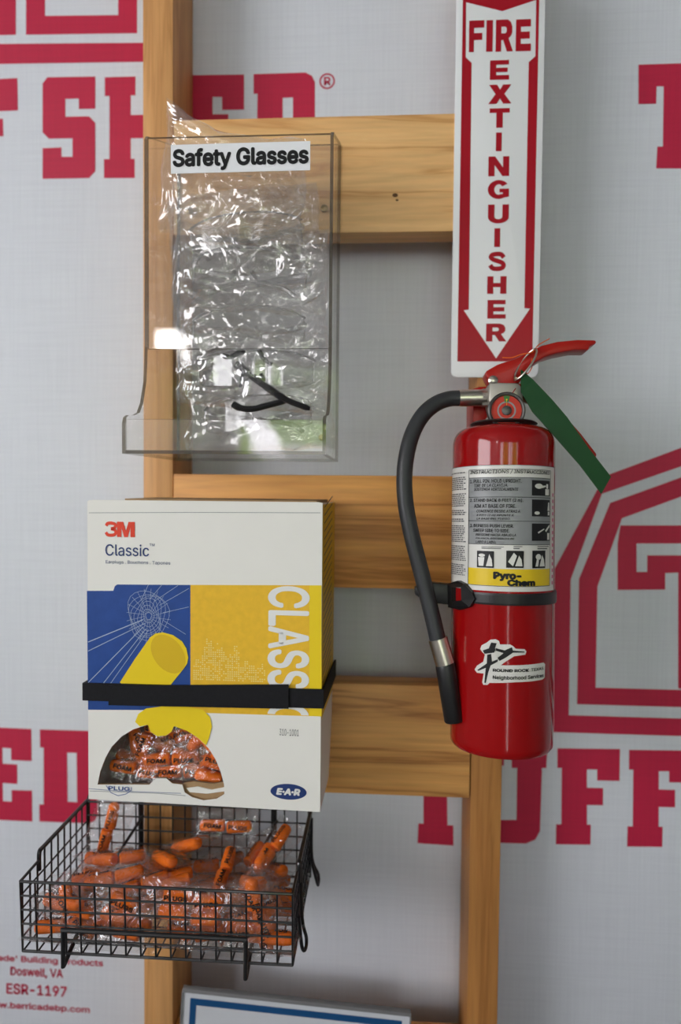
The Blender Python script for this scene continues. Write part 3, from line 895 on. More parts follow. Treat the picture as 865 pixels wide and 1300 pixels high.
for q in ([(-0.51637, 0.10844), (-0.40324, 0.11106), (-0.36007, 0.11723), (-0.25872, 0.11685), (-0.28667, 0.11199), (-0.27161, 0.1077), (-0.48497, 0.10504)], [(-0.27948, 0.11202), (-0.1152, 0.11018), (0.01296, 0.11357), (0.04269, 0.10848), (-0.09983, 0.10273), (-0.20593, 0.09925), (-0.24209, 0.10228), (-0.13609, 0.10737), (-0.27186, 0.10928)],
          [(-0.00095, 0.11032), (0.25281, 0.10922), (0.25296, 0.10827), (0.0138, 0.10813)], [(-0.43195, 0.10455), (-0.35819, 0.10573), (-0.3423, 0.09788), (-0.40667, 0.08721), (-0.4541, 0.07578), (-0.48145, 0.07599), (-0.45944, 0.08927), (-0.43795, 0.09577)],
          [(-0.62425, 0.08768), (-0.44539, 0.09532), (-0.22762, 0.10115), (-0.24146, 0.09833), (-0.42979, 0.09184), (-0.59964, 0.08708)]):
    wrap_poly('star_stroke', q, 0.0006, M['ink'], stk)
sc = [(-0.28547, 0.10448)][0]
wrap_poly('star', [(sc[0] + (.085 if k % 2 == 0 else .036) * math.sin(PI * k / 5), sc[1] + (.0052 if k % 2 == 0 else .0022) * math.cos(PI * k / 5)) for k in range(10)], 0.0009, M['label_white'], stk)
st = [(-0.32668, 0.09122), (0.34489, 0.08812), (0.38611, 0.09275), (0.69009, 0.08773), (-0.32559, 0.08449), (0.69189, 0.07973)]
def smap2(t, z):
    return cmap(.0006)(t, z + (t - st[0][0]) * 0.0012)
text_obj('sticker_text', [('ROUND ROCK', rect_of(st[0], st[1]), .04), ('TEXAS', rect_of((st[2][0], st[1][1]), (st[3][0], st[0][1])), 0.012),
                          ('Neighborhood Services', rect_of(st[4], st[5]), .022)], M['ink'], stk, smap2)

# strap with buckle and hose clip
sy = [(-0.13823, 0.16703), (-0.13639, 0.15517)]
SZ1, SZ0 = sy[0][1], sy[1][1]
V, F = [], []
NA = 90
sec = [(.0002, SZ0), (.0022, SZ0), (.0025, SZ0 + .002), (.0025, SZ1 - .002), (.0022, SZ1), (.0002, SZ1)]
for i in range(NA + 1):
    t = -0.92 + (2 * PI - 0.46) * i / NA
    V += [((RE + o_) * math.sin(t), -(RE + o_) * math.cos(t), z) for o_, z in sec]
for i in range(NA):
    for k in range(6):
        F.append((6 * i + k, 6 * i + (k + 1) % 6, 6 * i + 6 + (k + 1) % 6, 6 * i + 6 + k))
F += [tuple(range(6)), tuple(range(6 * NA + 5, 6 * NA - 1, -1))]
strap = mesh_obj('holding_strap', V, F, M['black_plastic'], EX)
bk = [(-1.44868, 0.17192), (-1.04699, 0.17717), (-0.86768, 0.17467), (-0.69864, 0.16647), (-0.64638, 0.16025), (-0.74862, 0.15168), (-0.9901, 0.14701), (-1.42909, 0.14658)]
bh = [(-1.25372, 0.16911), (-0.95099, 0.17061), (-0.93658, 0.15717), (-1.24744, 0.1545)]
V, F = [], []
v, f = tess([[(max(t, -1.55), z) for t, z in bk], bh])
n = len(v)
V = [cmap(.0052)(a, b) for a, b in v] + [cmap(.0)(a, b) for a, b in v]
F = list(f) + [tuple(i + n for i in q)[::-1] for q in f]
k = 0
for m in (len(bk), len(bh)):
    for i in range(m):
        a, b = k + i, k + (i + 1) % m
        F.append((a, b, b + n, a + n))
    k += m
mesh_obj('buckle', V, F, M['black_plastic'], strap)
hc = [(-0.09407, 0.16631), (-0.08983, 0.16983), (-0.07616, 0.17265), (-0.05055, 0.17054), (-0.05033, 0.14827), (-0.07252, 0.1504), (-0.08283, 0.15621), (-0.09055, 0.15692), (-0.094, 0.15943)]
prism_obj('hose_clip', hc, -0.006, 0.012, M['black_plastic'], EX, bevel=0.001)

# valve, gauge, handles
cp = [(-0.03343, 0.34008), (0.03686, 0.33779)]
lathe_obj('collar_plate', [(0, .344), (.034, .344), (.036, .3455), (.034, .347), (0, .347)], M['dark_metal'], EX, 48)
lathe_obj('valve_neck', [(0, .343), (.019, .343), (.019, .352), (.015, .356), (.015, .366), (0, .366)], M['dull_metal'], EX, 32)
prism_obj('valve_body', [(-0.0177, 0.38841), (0.01284, 0.38755), (0.01712, 0.38153), (0.01904, 0.35317), (0.01069, 0.34025), (-0.00624, 0.34019), (-0.01484, 0.35307), (-0.01839, 0.3703)], -0.016, 0.016, M['dull_metal'], EX, bevel=0.002)
gz = [(-0.00138, -0.024, 0.35643)][0]
gm = Matrix.Translation(Vector(gz)) @ Matrix.Rotation(PI / 2, 4, 'X')
gr = 0.0195
ga = lathe_obj('gauge', [(0, -.010), (gr * .8, -.010), (gr, -.006), (gr, .003), (gr * .93, .0042), (gr * .84, .0036), (gr * .80, .001), (0, .001)], M['dark_metal'], EX, 48, gm)
gmap = lambda d: (lambda a, b: (gz[0] + a, gz[1] - d, gz[2] + b))
flat('gauge_dial', [ellipse(0, 0, gr * .82, gr * .82, 40)], M['gauge_face'], ga, gmap(.0016))
flat('gauge_mark', [[(gr * .45 * math.cos(a), gr * .45 * math.sin(a)) for a in (1.35, 1.79)] + [(gr * .8 * math.cos(a), gr * .8 * math.sin(a)) for a in (1.79, 1.57, 1.35)]], M['gauge_green'], ga, gmap(.0019))
flat('gauge_ring', [ellipse(0, 0, gr * .5, gr * .5, 32), ellipse(0, 0, gr * .42, gr * .42, 32)], M['label_grey'], ga, gmap(.0019))
lathe_obj('gauge_hub', [(0, 0), (gr * .26, 0), (gr * .26, .002), (gr * .12, .003), (0, .003)], M['dark_metal'], ga, 20, Matrix.Translation(Vector(gz) + Vector((0, -.001, 0))) @ Matrix.Rotation(PI / 2, 4, 'X'))
text_obj('gauge_needle', [('I', (-.0007, -gr * .1, .0007, gr * .62), 0)], M['label_yellow'], ga, gmap(.0024))
lev = [(-0.02204, 0.39791), (-0.02037, 0.40136), (-0.00895, 0.40825), (0.00754, 0.41383), (0.02271, 0.42111), (0.03743, 0.42838), (0.05382, 0.43262), (0.07563, 0.43468), (0.09487, 0.43417), (0.0949, 0.43032), (0.08781, 0.42778), (0.08742, 0.42349), (0.07152, 0.42354), (0.05391, 0.42016), (0.04048, 0.4159), (0.02957, 0.40904), (0.02035, 0.39959), (0.01452, 0.38841), (0.00015, 0.38583), (-0.01427, 0.38539), (-0.01815, 0.391)]
prism_obj('lever', lev, -0.013, 0.013, M['handle_red'], EX, bevel=0.0022)
hnd = [(0.01283, 0.38927), (0.02384, 0.38583), (0.04079, 0.37467), (0.06109, 0.35671), (0.08049, 0.33455), (0.09731, 0.31247), (0.09485, 0.30649), (0.08815, 0.31241), (0.06962, 0.3345), (0.05104, 0.35326), (0.03073, 0.36865), (0.01294, 0.3755)]
prism_obj('carrying_handle', hnd, -0.010, 0.012, M['handle_red'], EX, bevel=0.0018)
rv = [(-0.01394, -0.0135, 0.39073)][0]
lathe_obj('rivet', [(0, 0), (.0052, 0), (.0050, .0016), (.0030, .003), (0, .0034)], M['nickel'], EX, 24, Matrix.Translation(Vector(rv)) @ Matrix.Rotation(PI / 2, 4, 'X'))
rv2 = [(0.00809, -0.0165, 0.37578)][0]
lathe_obj('screw_head', [(0, 0), (.0035, 0), (.0033, .0012), (0, .0018)], M['nickel'], EX, 20, Matrix.Translation(Vector(rv2)) @ Matrix.Rotation(PI / 2, 4, 'X'))
# hanger bracket behind the valve
prism_obj('hanger_bracket', [(-0.03047, 0.38842), (-0.02283, 0.391), (-0.01177, 0.391), (-0.00961, 0.33759), (-0.0147, 0.33757), (-0.02157, 0.34616), (-0.03005, 0.34268)], 0.020, 0.080, M['handle_red'], EX, bevel=0.001)
# safety pin with ring, orange seal wire
ri = [(0.01931, -0.017, 0.40679)][0]
rp = [Vector(ri) + Vector((0.0168 * math.cos(t) * .62 + .0045 * math.sin(t) * .75, -0.002 - .007 * math.sin(t), 0.0168 * math.cos(t) * .95 - .0045 * math.sin(t) * .7)) for t in (2 * PI * k / 40 for k in range(40))]
tube_obj('pin_ring', rp, 0.0011, M['nickel'], EX, 8, True)
tube_obj('pull_pin', [Vector(ri) + Vector((-.010, -.001, -.015)), Vector(ri) + Vector((-.009, .036, -.015))], 0.0018, M['nickel'], EX, 10)
tube_obj('seal_wire', smooth_path([(-0.00441, -0.015, 0.41492), (0.00482, -0.019, 0.41391), (0.01449, -0.02, 0.41699), (0.0262, -0.019, 0.41973), (0.03339, -0.016, 0.42804), (0.04584, -0.012, 0.43582)], 6), 0.0006, M['orange_wire'], EX, 6)
tube_obj('seal_wire', smooth_path([(0.0269, -0.016, 0.41375), (0.02488, -0.018, 0.40571), (0.01957, -0.02, 0.39855), (0.02247, -0.018, 0.39732), (0.02697, -0.016, 0.40449)], 6), 0.0006, M['orange_wire'], EX, 6)
tube_obj('seal_wire', smooth_path([(0.00941, -0.018, 0.38137), (0.00577, -0.02, 0.37594), (0.0038, -0.022, 0.36971), (0.00662, -0.02, 0.37259)], 6), 0.0005, M['handle_red'], EX, 6)
# green inspection tag: a long strip bent over the handle
tl = [(0.01401, 0.3996), (0.0142, 0.37636), (0.02577, 0.35533), (0.04954, 0.32868), (0.07572, 0.2992), (0.09841, 0.26994)]
tr = [(0.01443, 0.40046), (0.02635, 0.38927), (0.0464, 0.3673), (0.06113, 0.34986), (0.08453, 0.31699), (0.10786, 0.28787)]
V, F = [], []
for i, (a, b) in enumerate(zip(tl, tr)):
    y = -0.021 - 0.004 * math.sin(i / 5 * PI)
    V += [(a[0], y, a[1]), (b[0], y - .001, b[1]), (b[0], y + .0005, b[1]), (a[0], y + .0015, a[1])]
for i in range(5):
    for k in range(4):
        F.append((4 * i + k, 4 * i + (k + 1) % 4, 4 * i + 4 + (k + 1) % 4, 4 * i + 4 + k))
F += [(0, 1, 2, 3), (23, 22, 21, 20)]
mesh_obj('green_tag', V, F, M['green'], EX)
# hose
ft = [(-0.01758, 0.0, 0.37461), (-0.04848, -0.002, 0.37378)]
tube_obj('hose_fitting', [ft[0], ft[1]], 0.0092, M['nickel'], EX, 24)
tube_obj('fitting_nut', [Vector(ft[0]) + Vector((.004, 0, 0)), Vector(ft[0]) + Vector((-.006, 0, 0))], 0.0105, M['dull_metal'], EX, 6)
hp = smooth_path([(-0.04677, -0.002, 0.37378), (-0.05965, -0.003, 0.37272), (-0.07433, -0.006, 0.36656), (-0.08807, -0.01, 0.35386), (-0.09906, -0.014, 0.33362), (-0.10568, -0.018, 0.30769), (-0.10755, -0.02, 0.28051), (-0.10515, -0.02, 0.25277), (-0.09898, -0.02, 0.22344), (-0.09115, -0.02, 0.19421), (-0.08334, -0.02, 0.16505), (-0.07649, -0.021, 0.13859), (-0.07051, -0.022, 0.11392)], 8)
tube_obj('hose', hp, 0.0086, M['rubber'], EX, 20)
fe = [(-0.07052, -0.022, 0.11475), (-0.06249, -0.023, 0.08858), (-0.05254, -0.024, 0.02881)]
tube_obj('ferrule', [fe[0], fe[1]], 0.0102, M['nickel'], EX, 28)
a, b = Vector(fe[1]), Vector(fe[2])
tube_obj('nozzle', [a - (b - a) * .05, a, a + (b - a) * .05, b - (b - a) * .02, b], [.0085, .0100, .0106, .0103, .0095], M['black_plastic'], EX, 24)

# ------------------------------------------------------------------ clear dispenser for safety glasses
HX0, HX1 = 0.0475, 0.2435
HZ = 0.0165
DS = thing('acrylic_dispenser', 'clear acrylic dispenser labelled Safety Glasses on the rails', 'dispenser', ((HX0 + HX1) / 2, -0.0018, Z0 + HZ))
hw = (HX1 - HX0) / 2
t_ = 0.0035

def slab(name, V, F, edge_from, parent):
    return mesh_obj(name, V, F, None, parent, mats=[M['acrylic'], M['acrylic_edge']], fmat=[0 if i < edge_from else 1 for i in range(len(F))])

def sheet(name, pts, d0, d1, plane, parent):
    """acrylic sheet: clear faces, darker polished edges"""
    def P(a, b, d):
        return (a, d, b) if plane == 'xz' else ((d, a, b) if plane == 'yz' else (a, b, d))
    v, f = tess([pts])
    n = len(v)
    V = [P(a, b, d0) for a, b in v] + [P(a, b, d1) for a, b in v]
    F = list(f) + [tuple(i + n for i in q)[::-1] for q in f]
    k = len(F)
    F += [(i, (i + 1) % n, (i + 1) % n + n, i + n) for i in range(n)]
    return slab(name, V, F, k, parent)
sheet('back_panel', R4(-hw, hw, 0, 0.385), -t_, 0, 'xz', DS)
YF, YL = -0.116, -0.180
side = [(-.001, 0), (YL, 0), (YL, .030), (YL + .003, .036), (YL + .010, .039), (YL + .028, .041), (YL + .040, .045), (YL + .050, .056), (YF - .004, .080), (YF - .0015, .100),
        (YF, .118), (YF, .338), (YF + .004, .343), (YF + .010, .345), (-.010, .383), (-.001, .385)]
sheet('side_panel', side, -hw - t_, -hw, 'yz', DS)
sheet('side_panel', side, hw, hw + t_, 'yz', DS)
sheet('front_panel', R4(-hw, hw, .116, .340), YF, YF + t_, 'xz', DS)
sheet('bottom_panel', R4(-hw, hw, YL, -t_), 0, t_, 'xy', DS)
sheet('front_lip', R4(-hw, hw, t_, .034), YL, YL + t_, 'xz', DS)
for sx_, sz_ in ((0.082, .308), (-0.085, .308), (0.082, .03)):
    lathe_obj('mounting_screw', [(0, 0), (.0046, 0), (.0044, .0012), (.0026, .0024), (0, .0026)], M['brass'], DS, 20, Matrix.Translation((sx_, -t_ - .0002, sz_)) @ Matrix.Rotation(PI / 2, 4, 'X'))
lb = [tuple(Vector(p) - Vector(((HX0 + HX1) / 2, -0.0018, Z0 + HZ))) for p in [(0.07251, -0.118, 1.69799), (0.22138, -0.118, 1.69881), (0.22243, -0.118, 1.67029), (0.07294, -0.118, 1.66786)]]
la = (Vector(lb[1]) - Vector(lb[0])).normalized()
lo = Vector(lb[3])
lh = (Vector(lb[0]) - Vector(lb[3])).length
lwid = (Vector(lb[2]) - Vector(lb[3])).length
lup = Vector((-la.z, 0, la.x))
lab = mesh_obj('paper_label', [lo, lo + la * lwid, lo + la * lwid + lup * lh, lo + lup * lh] + [q + Vector((0, .0004, 0)) for q in (lo, lo + la * lwid, lo + la * lwid + lup * lh, lo + lup * lh)],
               [(0, 1, 2, 3), (7, 6, 5, 4), (0, 4, 5, 1), (1, 5, 6, 2), (2, 6, 7, 3), (3, 7, 4, 0)], M['glass_label_paper'], DS)
text_obj('label_text', [('Safety Glasses', (lwid * .014, lh * .07, lwid * .99, lh * .86), .035)], M['ink'], lab, lambda a, b: tuple(lo + la * a + lup * b + Vector((0, -.0003, 0))))

# bagged safety glasses ----------------------------------------------
def ridged(p):
    v = 0.0
    a = 1.0
    for k in range(3):
        v += a * (1 - 2 * abs(noise.noise(p)))
        p = p * 2.1 + Vector((3.1, 1.7, 5.2))
        a *= .5
    return v

def make_bag(w, h, d, seed, nx=44, ny=30, crinkle=0.0065):
    """crumpled pillow pouch, width w (x), height h (z), thickness d (y)"""
    V, F = [], []
    for s in (-1, 1):
        for j in range(ny + 1):
            for i in range(nx + 1):
                u, v = 2 * i / nx - 1, 2 * j / ny - 1
                fx, fz = max(0, 1 - abs(u) ** 3.0), max(0, 1 - abs(v) ** 3.0)
                full = (fx * fz) ** .6
                p = Vector((u * w * 14, s * 1.3 + seed * 7.7, v * h * 14))
                c = ridged(Vector((p.x * .75, p.y, p.z * 1.1)))
                y = s * d / 2 * full + s * crinkle * (c - .4) * (.35 + .65 * full) + 0.010 * noise.noise(Vector((u * 1.4, v * 1.4, seed * 3.0)))
                x = u * w / 2 * (1 + .05 * noise.noise(Vector((v * 2.2, seed, 0)))) + .003 * noise.noise(p * 1.3)
                z = v * h / 2 * (1 + .07 * noise.noise(Vector((u * 2.4, 0, seed + 4)))) + .003 * noise.noise(p * 1.3 + Vector((9, 9, 9)))
                V.append((x, y, z))
    n = (nx + 1) * (ny + 1)
    for s in (0, 1):
        for j in range(ny):
            for i in range(nx):
                a = s * n + j * (nx + 1) + i
                q = (a, a + 1, a + nx + 2, a + nx + 1)
                F.append(q if s == 0 else q[::-1])
    return V, F

def glasses(label, loc, rot, dark):
    g = thing('safety_glasses', label, 'glasses', loc, rot, 'safety glasses in the dispenser')
    nx, nz = 40, 10
    for_out, Fo = [], []
    # one-piece wrap-around lens
    def L(u, v, off):
        a = u * 1.02
        rr = 0.078 + off
        low = -0.022 + 0.013 * math.exp(-(u / .16) ** 2) + 0.010 * abs(u) ** 3
        top = 0.021 - 0.008 * abs(u) ** 2.5
        z = low + (top - low) * v
        return (rr * math.sin(a), -rr * math.cos(a) * .62 + 0.03, z)
    V, F, fm = [], [], []
    for off in (0, -.0022):
        V += [L(2 * i / nx - 1, j / nz, off) for j in range(nz + 1) for i in range(nx + 1)]
    n = (nx + 1) * (nz + 1)
    for s in (0, 1):
        for j in range(nz):
            for i in range(nx):
                a = s * n + j * (nx + 1) + i
                q = (a, a + 1, a + nx + 2, a + nx + 1)
                F.append(q if s == 0 else q[::-1])
                fm.append(0)
    edge = [j * (nx + 1) for j in range(nz + 1)]
    loop = [i for i in range(nx + 1)] + [j * (nx + 1) + nx for j in range(1, nz + 1)] + [nz * (nx + 1) + i for i in range(nx - 1, -1, -1)] + [j * (nx + 1) for j in range(nz - 1, 0, -1)]
    for a, b in zip(loop, loop[1:] + loop[:1]):
        F.append((a, b, b + n, a + n))
        fm.append(1)
    mesh_obj('lens', V, F, None, g, smooth=True, mats=[M['lens'], M['lens_edge']], fmat=fm)
    tube_obj('brow_bar', [L(2 * i / 24 - 1, 1.0, .0015) for i in range(25)], 0.0010, M['lens_edge'], g, 6)
    for s in (-1, 1):
        mt = M['black_plastic'] if dark else M['clear_arm']
        x, y, z = L(s, .75, 0)
        if dark and s == -1:   # one arm fallen across, its tip low at the right
            pts = [tuple(Vector(p) - Vector(loc)) for p in [(0.13859, -0.092, 1.47088), (0.15454, -0.092, 1.4587), (0.17401, -0.092, 1.44481), (0.19607, -0.092, 1.43094), (0.22155, -0.092, 1.42145)]]
            rad = [.0048, .0040, .0042, .0034, .0022]
        elif dark:     # the other lying underneath
            pts = [tuple(Vector(p) - Vector(loc)) for p in [(0.13521, -0.092, 1.42651), (0.14409, -0.092, 1.42216), (0.15825, -0.092, 1.42132), (0.17554, -0.09, 1.42595), (0.19286, -0.088, 1.43058)]]
            rad = [.0040, .0036, .0034, .0034, .0030]
        else:
            pts = [(x, y + .004, z), (x * .86, y + .014, z), (x * .2, y + .018 + .003 * s, z - .006), (-x * .5, y + .018 + .003 * s, z - .014), (-x * .8, y + .014, z - .026)]
            rad = [.0040, .0036, .0028, .0028, .0022]
        sp = smooth_path(pts, 6)
        rr = [rad[min(4, int(k * 4 / (len(sp) - 1)))] for k in range(len(sp))]
        tube_obj('temple_arm', sp, rr, mt, g, 8)
    if dark:
        tube_obj('arm_tip', smooth_path([tuple(Vector(p) - Vector(loc)) for p in [(0.1235, -0.092, 1.48047), (0.13237, -0.092, 1.47871), (0.14119, -0.092, 1.48302), (0.14913, -0.092, 1.48473)]], 4), .0030, M['black_plastic'], g, 8)
        tube_obj('arm_tip', smooth_path([tuple(Vector(p) - Vector(loc)) for p in [(0.16411, -0.092, 1.48641), (0.16766, -0.092, 1.47948), (0.17209, -0.092, 1.47427), (0.17827, -0.092, 1.46993)]], 4), .0027, M['black_plastic'], g, 8)
    bm = bmesh.new()
    for s in (-1, 1):
        tube(bm, smooth_path([(s * .010, -.020, -.006), (s * .0135, -.012, -.012), (s * .015, -.007, -.018)], 4), .0022, 6)
    bm_obj('nose_pads', bm, M['black_plastic'] if dark else M['clear_arm'], g, auto=True)
    return g

HC = ((HX0 + HX1) / 2, Z0 + HZ)
bag_specs = [  # x, y, z above the dispenser floor, w, h, d, roll, pitch, label
    (-.014, -.079, .305, .160, .110, .030, .10, .06, 'clear plastic bag poking out above the dispenser, topmost in the stack'),
    (-.010, -.038, .268, .178, .100, .036, -.08, -.05, 'crinkled clear bag behind the Safety Glasses label'),
    (.006, -.079, .212, .172, .094, .036, .06, .05, 'crinkled clear bag in the middle of the dispenser'),
    (-.002, -.037, .158, .184, .100, .036, -.05, -.04, 'clear bag with arched lens above the opening of the dispenser'),
    (.010, -.080, .100, .172, .088, .036, .08, .05, 'clear bag holding black-armed glasses at the dispenser opening'),
    (.010, -.038, .052, .176, .082, .040, -.04, -.06, 'lowest clear bag resting on the dispenser floor')]
for i, (x, y, z, w, h, d, ro, pi_, lb_) in enumerate(bag_specs):
    V, F = make_bag(w, h, d, i + 1.37)
    if i == 0:      # corner standing up at the left
        V = [(a - max(0, c - .02) * .1, b, c + max(0, -a - .02) * max(0, c) * 9) for a, b, c in V]
    o = mesh_obj('plastic_bag', V, F, M['bag'], None, smooth=True)
    o.location = (HC[0] + x, y, HC[1] + z)
    o.rotation_euler = (pi_, ro, 0)
    tag(o, lb_, 'plastic bag', 'bags in the dispenser')
for (x, y, z, rx, ry, rz, dk, lb_) in ((-.008, -.036, .265, .12, -.10, .05, False, 'clear safety glasses behind the Safety Glasses label'),
                                   (.004, -.078, .208, -.1, .08, -.1, False, 'clear safety glasses in the middle of the dispenser'),
                                   (-.004, -.036, .156, -.15, -.04, .08, False, 'clear safety glasses with arched lens above the dispenser opening'),
                                   (.012, -.078, .098, 0, 0, 0, True, 'safety glasses with black arms at the dispenser opening'),
                                   (.006, -.038, .052, -.08, -.06, -.12, False, 'lowest clear safety glasses on the dispenser floor')):
    glasses(lb_, (HC[0] + x, y, HC[1] + z), (rx, ry, rz), dk)

# ------------------------------------------------------------------ carton of earplugs
BX = thing('earplug_carton', 'white, blue and yellow carton of earplugs with a torn opening', 'box', (-0.01876, -0.12098, 0.9875), (0, 0, -math.radians(2.0)))
BW, BH, BD, bt = 0.2585, 0.3310, 0.118, 0.003
hole = [(0.01053, 0.01685), (0.01376, 0.03203), (0.01969, 0.0473), (0.02694, 0.05996), (0.03821, 0.07188), (0.05122, 0.08034), (0.06817, 0.08633), (0.07084, 0.0786), (0.07883, 0.07373), (0.08859, 0.07504), (0.09478, 0.07967), (0.09743, 0.08587), (0.11241, 0.08133), (0.12473, 0.07365), (0.13614, 0.06336), (0.14404, 0.05118), (0.14931, 0.03888), (0.15337, 0.02435), (0.15375, 0.01396), (0.14503, 0.00828), (0.13065, 0.00575), (0.11779, 0.00853), (0.10949, 0.01332), (0.10674, 0.0219), (0.09568, 0.02246), (0.08859, 0.02795), (0.07703, 0.02735), (0.06989, 0.01997)]
outer = [(0, 0), (BW, 0), (BW, BH), (BW - .004, BH + .0006), (.006, BH + .0004), (0, BH - .0012)]
v, f = tess([outer, hole])
n = len(v)
V = [(a, 0, b) for a, b in v] + [(a, bt, b) for a, b in v]
F = list(f) + [tuple(i + n for i in q)[::-1] for q in f]
fm = [0] * len(f) + [2] * len(f)
k = 0
for lp in (outer, hole):
    m = len(lp)
    for i in range(m):
        a, b = k + i, k + (i + 1) % m
        F.append((a, b, b + n, a + n))
        fm.append(1 if lp is hole else 0)
    k += m
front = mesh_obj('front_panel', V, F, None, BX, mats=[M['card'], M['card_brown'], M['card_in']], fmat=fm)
bb = 0.078      # the carton is squashed shallower towards its foot
prof_s = [(bt, 0), (bb, .004), (BD - .012, .06), (BD - .003, .13), (BD, .2), (BD, BH - .002), (bt, BH)]
def bmap(d):
    return lambda a, b: (a, -d, b)
prism_obj('side_panel', prof_s, 0.0, bt, M['card'], BX, plane='yz')
sp = prism_obj('side_panel', prof_s, BW - bt, BW, M['card'], BX, plane='yz')
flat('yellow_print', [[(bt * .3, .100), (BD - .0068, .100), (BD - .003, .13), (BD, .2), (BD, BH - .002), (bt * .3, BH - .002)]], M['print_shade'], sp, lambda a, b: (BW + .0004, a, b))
V, F = [], []
for i in range(26):
    z0 = .11 + i * .0086
    k = len(V)
    V += [(BW + .0007, .012, z0), (BW + .0007, .088, z0 + .011), (BW + .0007, .088, z0 + .0128), (BW + .0007, .012, z0 + .0018)]
    F.append((k, k + 1, k + 2, k + 3))
mesh_obj('side_print_lines', V, F, M['ink_soft'], sp)
pb = [(bb, .004), (BD - .012, .06), (BD - .003, .13), (BD, .2), (BD, BH - .004)]
V = [(x, y - o_, z) for o_ in (0, bt) for y, z in pb for x in (bt, BW - bt)]
F = [(2 * i, 2 * i + 1, 2 * i + 3, 2 * i + 2) for i in range(4)] + [(12 + 2 * i - 2, 12 + 2 * i, 12 + 2 * i + 1, 12 + 2 * i - 1) for i in range(0)]
F += [(10 + 2 * i, 12 + 2 * i, 13 + 2 * i, 11 + 2 * i) for i in range(4)]
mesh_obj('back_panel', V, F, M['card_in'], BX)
box_obj('bottom_panel', bt, BW - bt, bt, bb - .001, 0, bt, M['card'], BX)
box_obj('top_flap', .004, BW - .004, bt, BD - .002, BH - .0052, BH - .0022, M['card'], BX)
prism_obj('lifted_flap', [(.034, .02), (.2505, .012), (.2505, BD - .004), (.034, BD - .004)], BH - .002, BH + .0018, M['card_brown'], BX, plane='xy')

P = lambda *q: q
flat('blue_print', [[(-0.00078, 0.23176), (0.02925, 0.23249), (0.03105, 0.23771), (0.03373, 0.2395), (0.11572, 0.24097), (0.1159, 0.10442), (0.0, 0.10004)]], M['print_blue'], front, bmap(.0003))
gold = flat('gold_print', [[(0.11572, 0.24097), (0.24513, 0.24357), (0.24621, 0.10346), (0.11591, 0.10183)]], M['print_gold'], front, bmap(.0003))
flat('yellow_print', [[(0.24513, 0.24357), (0.25807, 0.24387), (0.25941, 0.1036), (0.24621, 0.10346)]], M['print_yellow'], front, bmap(.0003))
cz1, cz0 = [(0.22232, 0.24219)][0][1], [(0.22323, 0.10419)][0][1]
cu0, cu1 = [(0.20062, 0.16888)][0][0], [(0.24569, 0.17038)][0][0]
# CLASSIC running down the carton, cut off by the foot of the yellow print
vv, ff, ll = text_in('CLASSIC', (cu0, cz0 - .012, cu1, cz1), .022, 0, -1)
bm = bmesh.new()
vs = [bm.verts.new((a, -.0006 - 2.5e-5 * k, b)) for (a, b), k in zip(vv, ll)]
for q in ff:
    try:
        bm.faces.new([vs[i] for i in q])
    except ValueError:
        pass
bmesh.ops.bisect_plane(bm, geom=bm.verts[:] + bm.edges[:] + bm.faces[:], plane_co=(0, 0, cz0), plane_no=(0, 0, -1), clear_outer=True)
bm_obj('classic_lettering', bm, M['print_white'], front)
# skyline of pale dots in the gold field
V, F = [], []
rg = random.Random(8)
gx0, gx1 = [(0.11936, 0.14037)][0][0], [(0.19905, 0.1433)][0][0]
gz0 = [(0.1577, 0.13835)][0][1]
for i in range(34):
    x = gx0 + (gx1 - gx0) * i / 34
    hh = int(4 + 16 * abs(noise.noise(Vector((i * .23, 2.2, 0)))) + 9 * math.exp(-((i - 11) / 8) ** 2) + rg.randint(0, 3))
    for j in range(hh):
        if rg.random() < .75:
            k = len(V)
            z = gz0 + j * .0023
            V += [(x, -.0006, z), (x + .0014, -.0006, z), (x + .0014, -.0006, z + .0012), (x, -.0006, z + .0012)]
            F.append((k, k + 1, k + 2, k + 3))
mesh_obj('dotted_skyline', V, F, M['print_dots'], front)
# wire-frame head and rays in the blue field
V, F = [], []
def stroke(pts, w, d=.0006):
    for p, q in zip(pts, pts[1:]):
        a, b = Vector(p), Vector(q)
        t = b - a
        if t.length < 1e-7:
            continue
        nn = Vector((-t.y, t.x)).normalized() * w / 2
        k = len(V)
        for c in (a + nn, a - nn, b - nn, b + nn):
            V.append((c.x, -d, c.y))
        F.append((k, k + 1, k + 2, k + 3))
hc_ = [(0.06918, 0.20593)][0]
for i in range(8):
    s = .004 + i * .0034
    stroke([(hc_[0] + s * (.8 + .12 * math.sin(3 * t + i)) * math.cos(t) - i * .0002, hc_[1] + s * (1.05 + .1 * math.cos(2 * t + i)) * math.sin(t)) for t in (2 * PI * k / 26 for k in range(27))], .00035)
for i in range(20):
    t = 2 * PI * i / 20
    stroke([(hc_[0] + .003 * math.cos(t), hc_[1] + .004 * math.sin(t)), (hc_[0] + .025 * math.cos(t + .2), hc_[1] + .030 * math.sin(t + .2))], .0003)
bl = [(0.00033, 0.17529), (0.11398, 0.23709), (0.00057, 0.23179), (0.11054, 0.18736)]
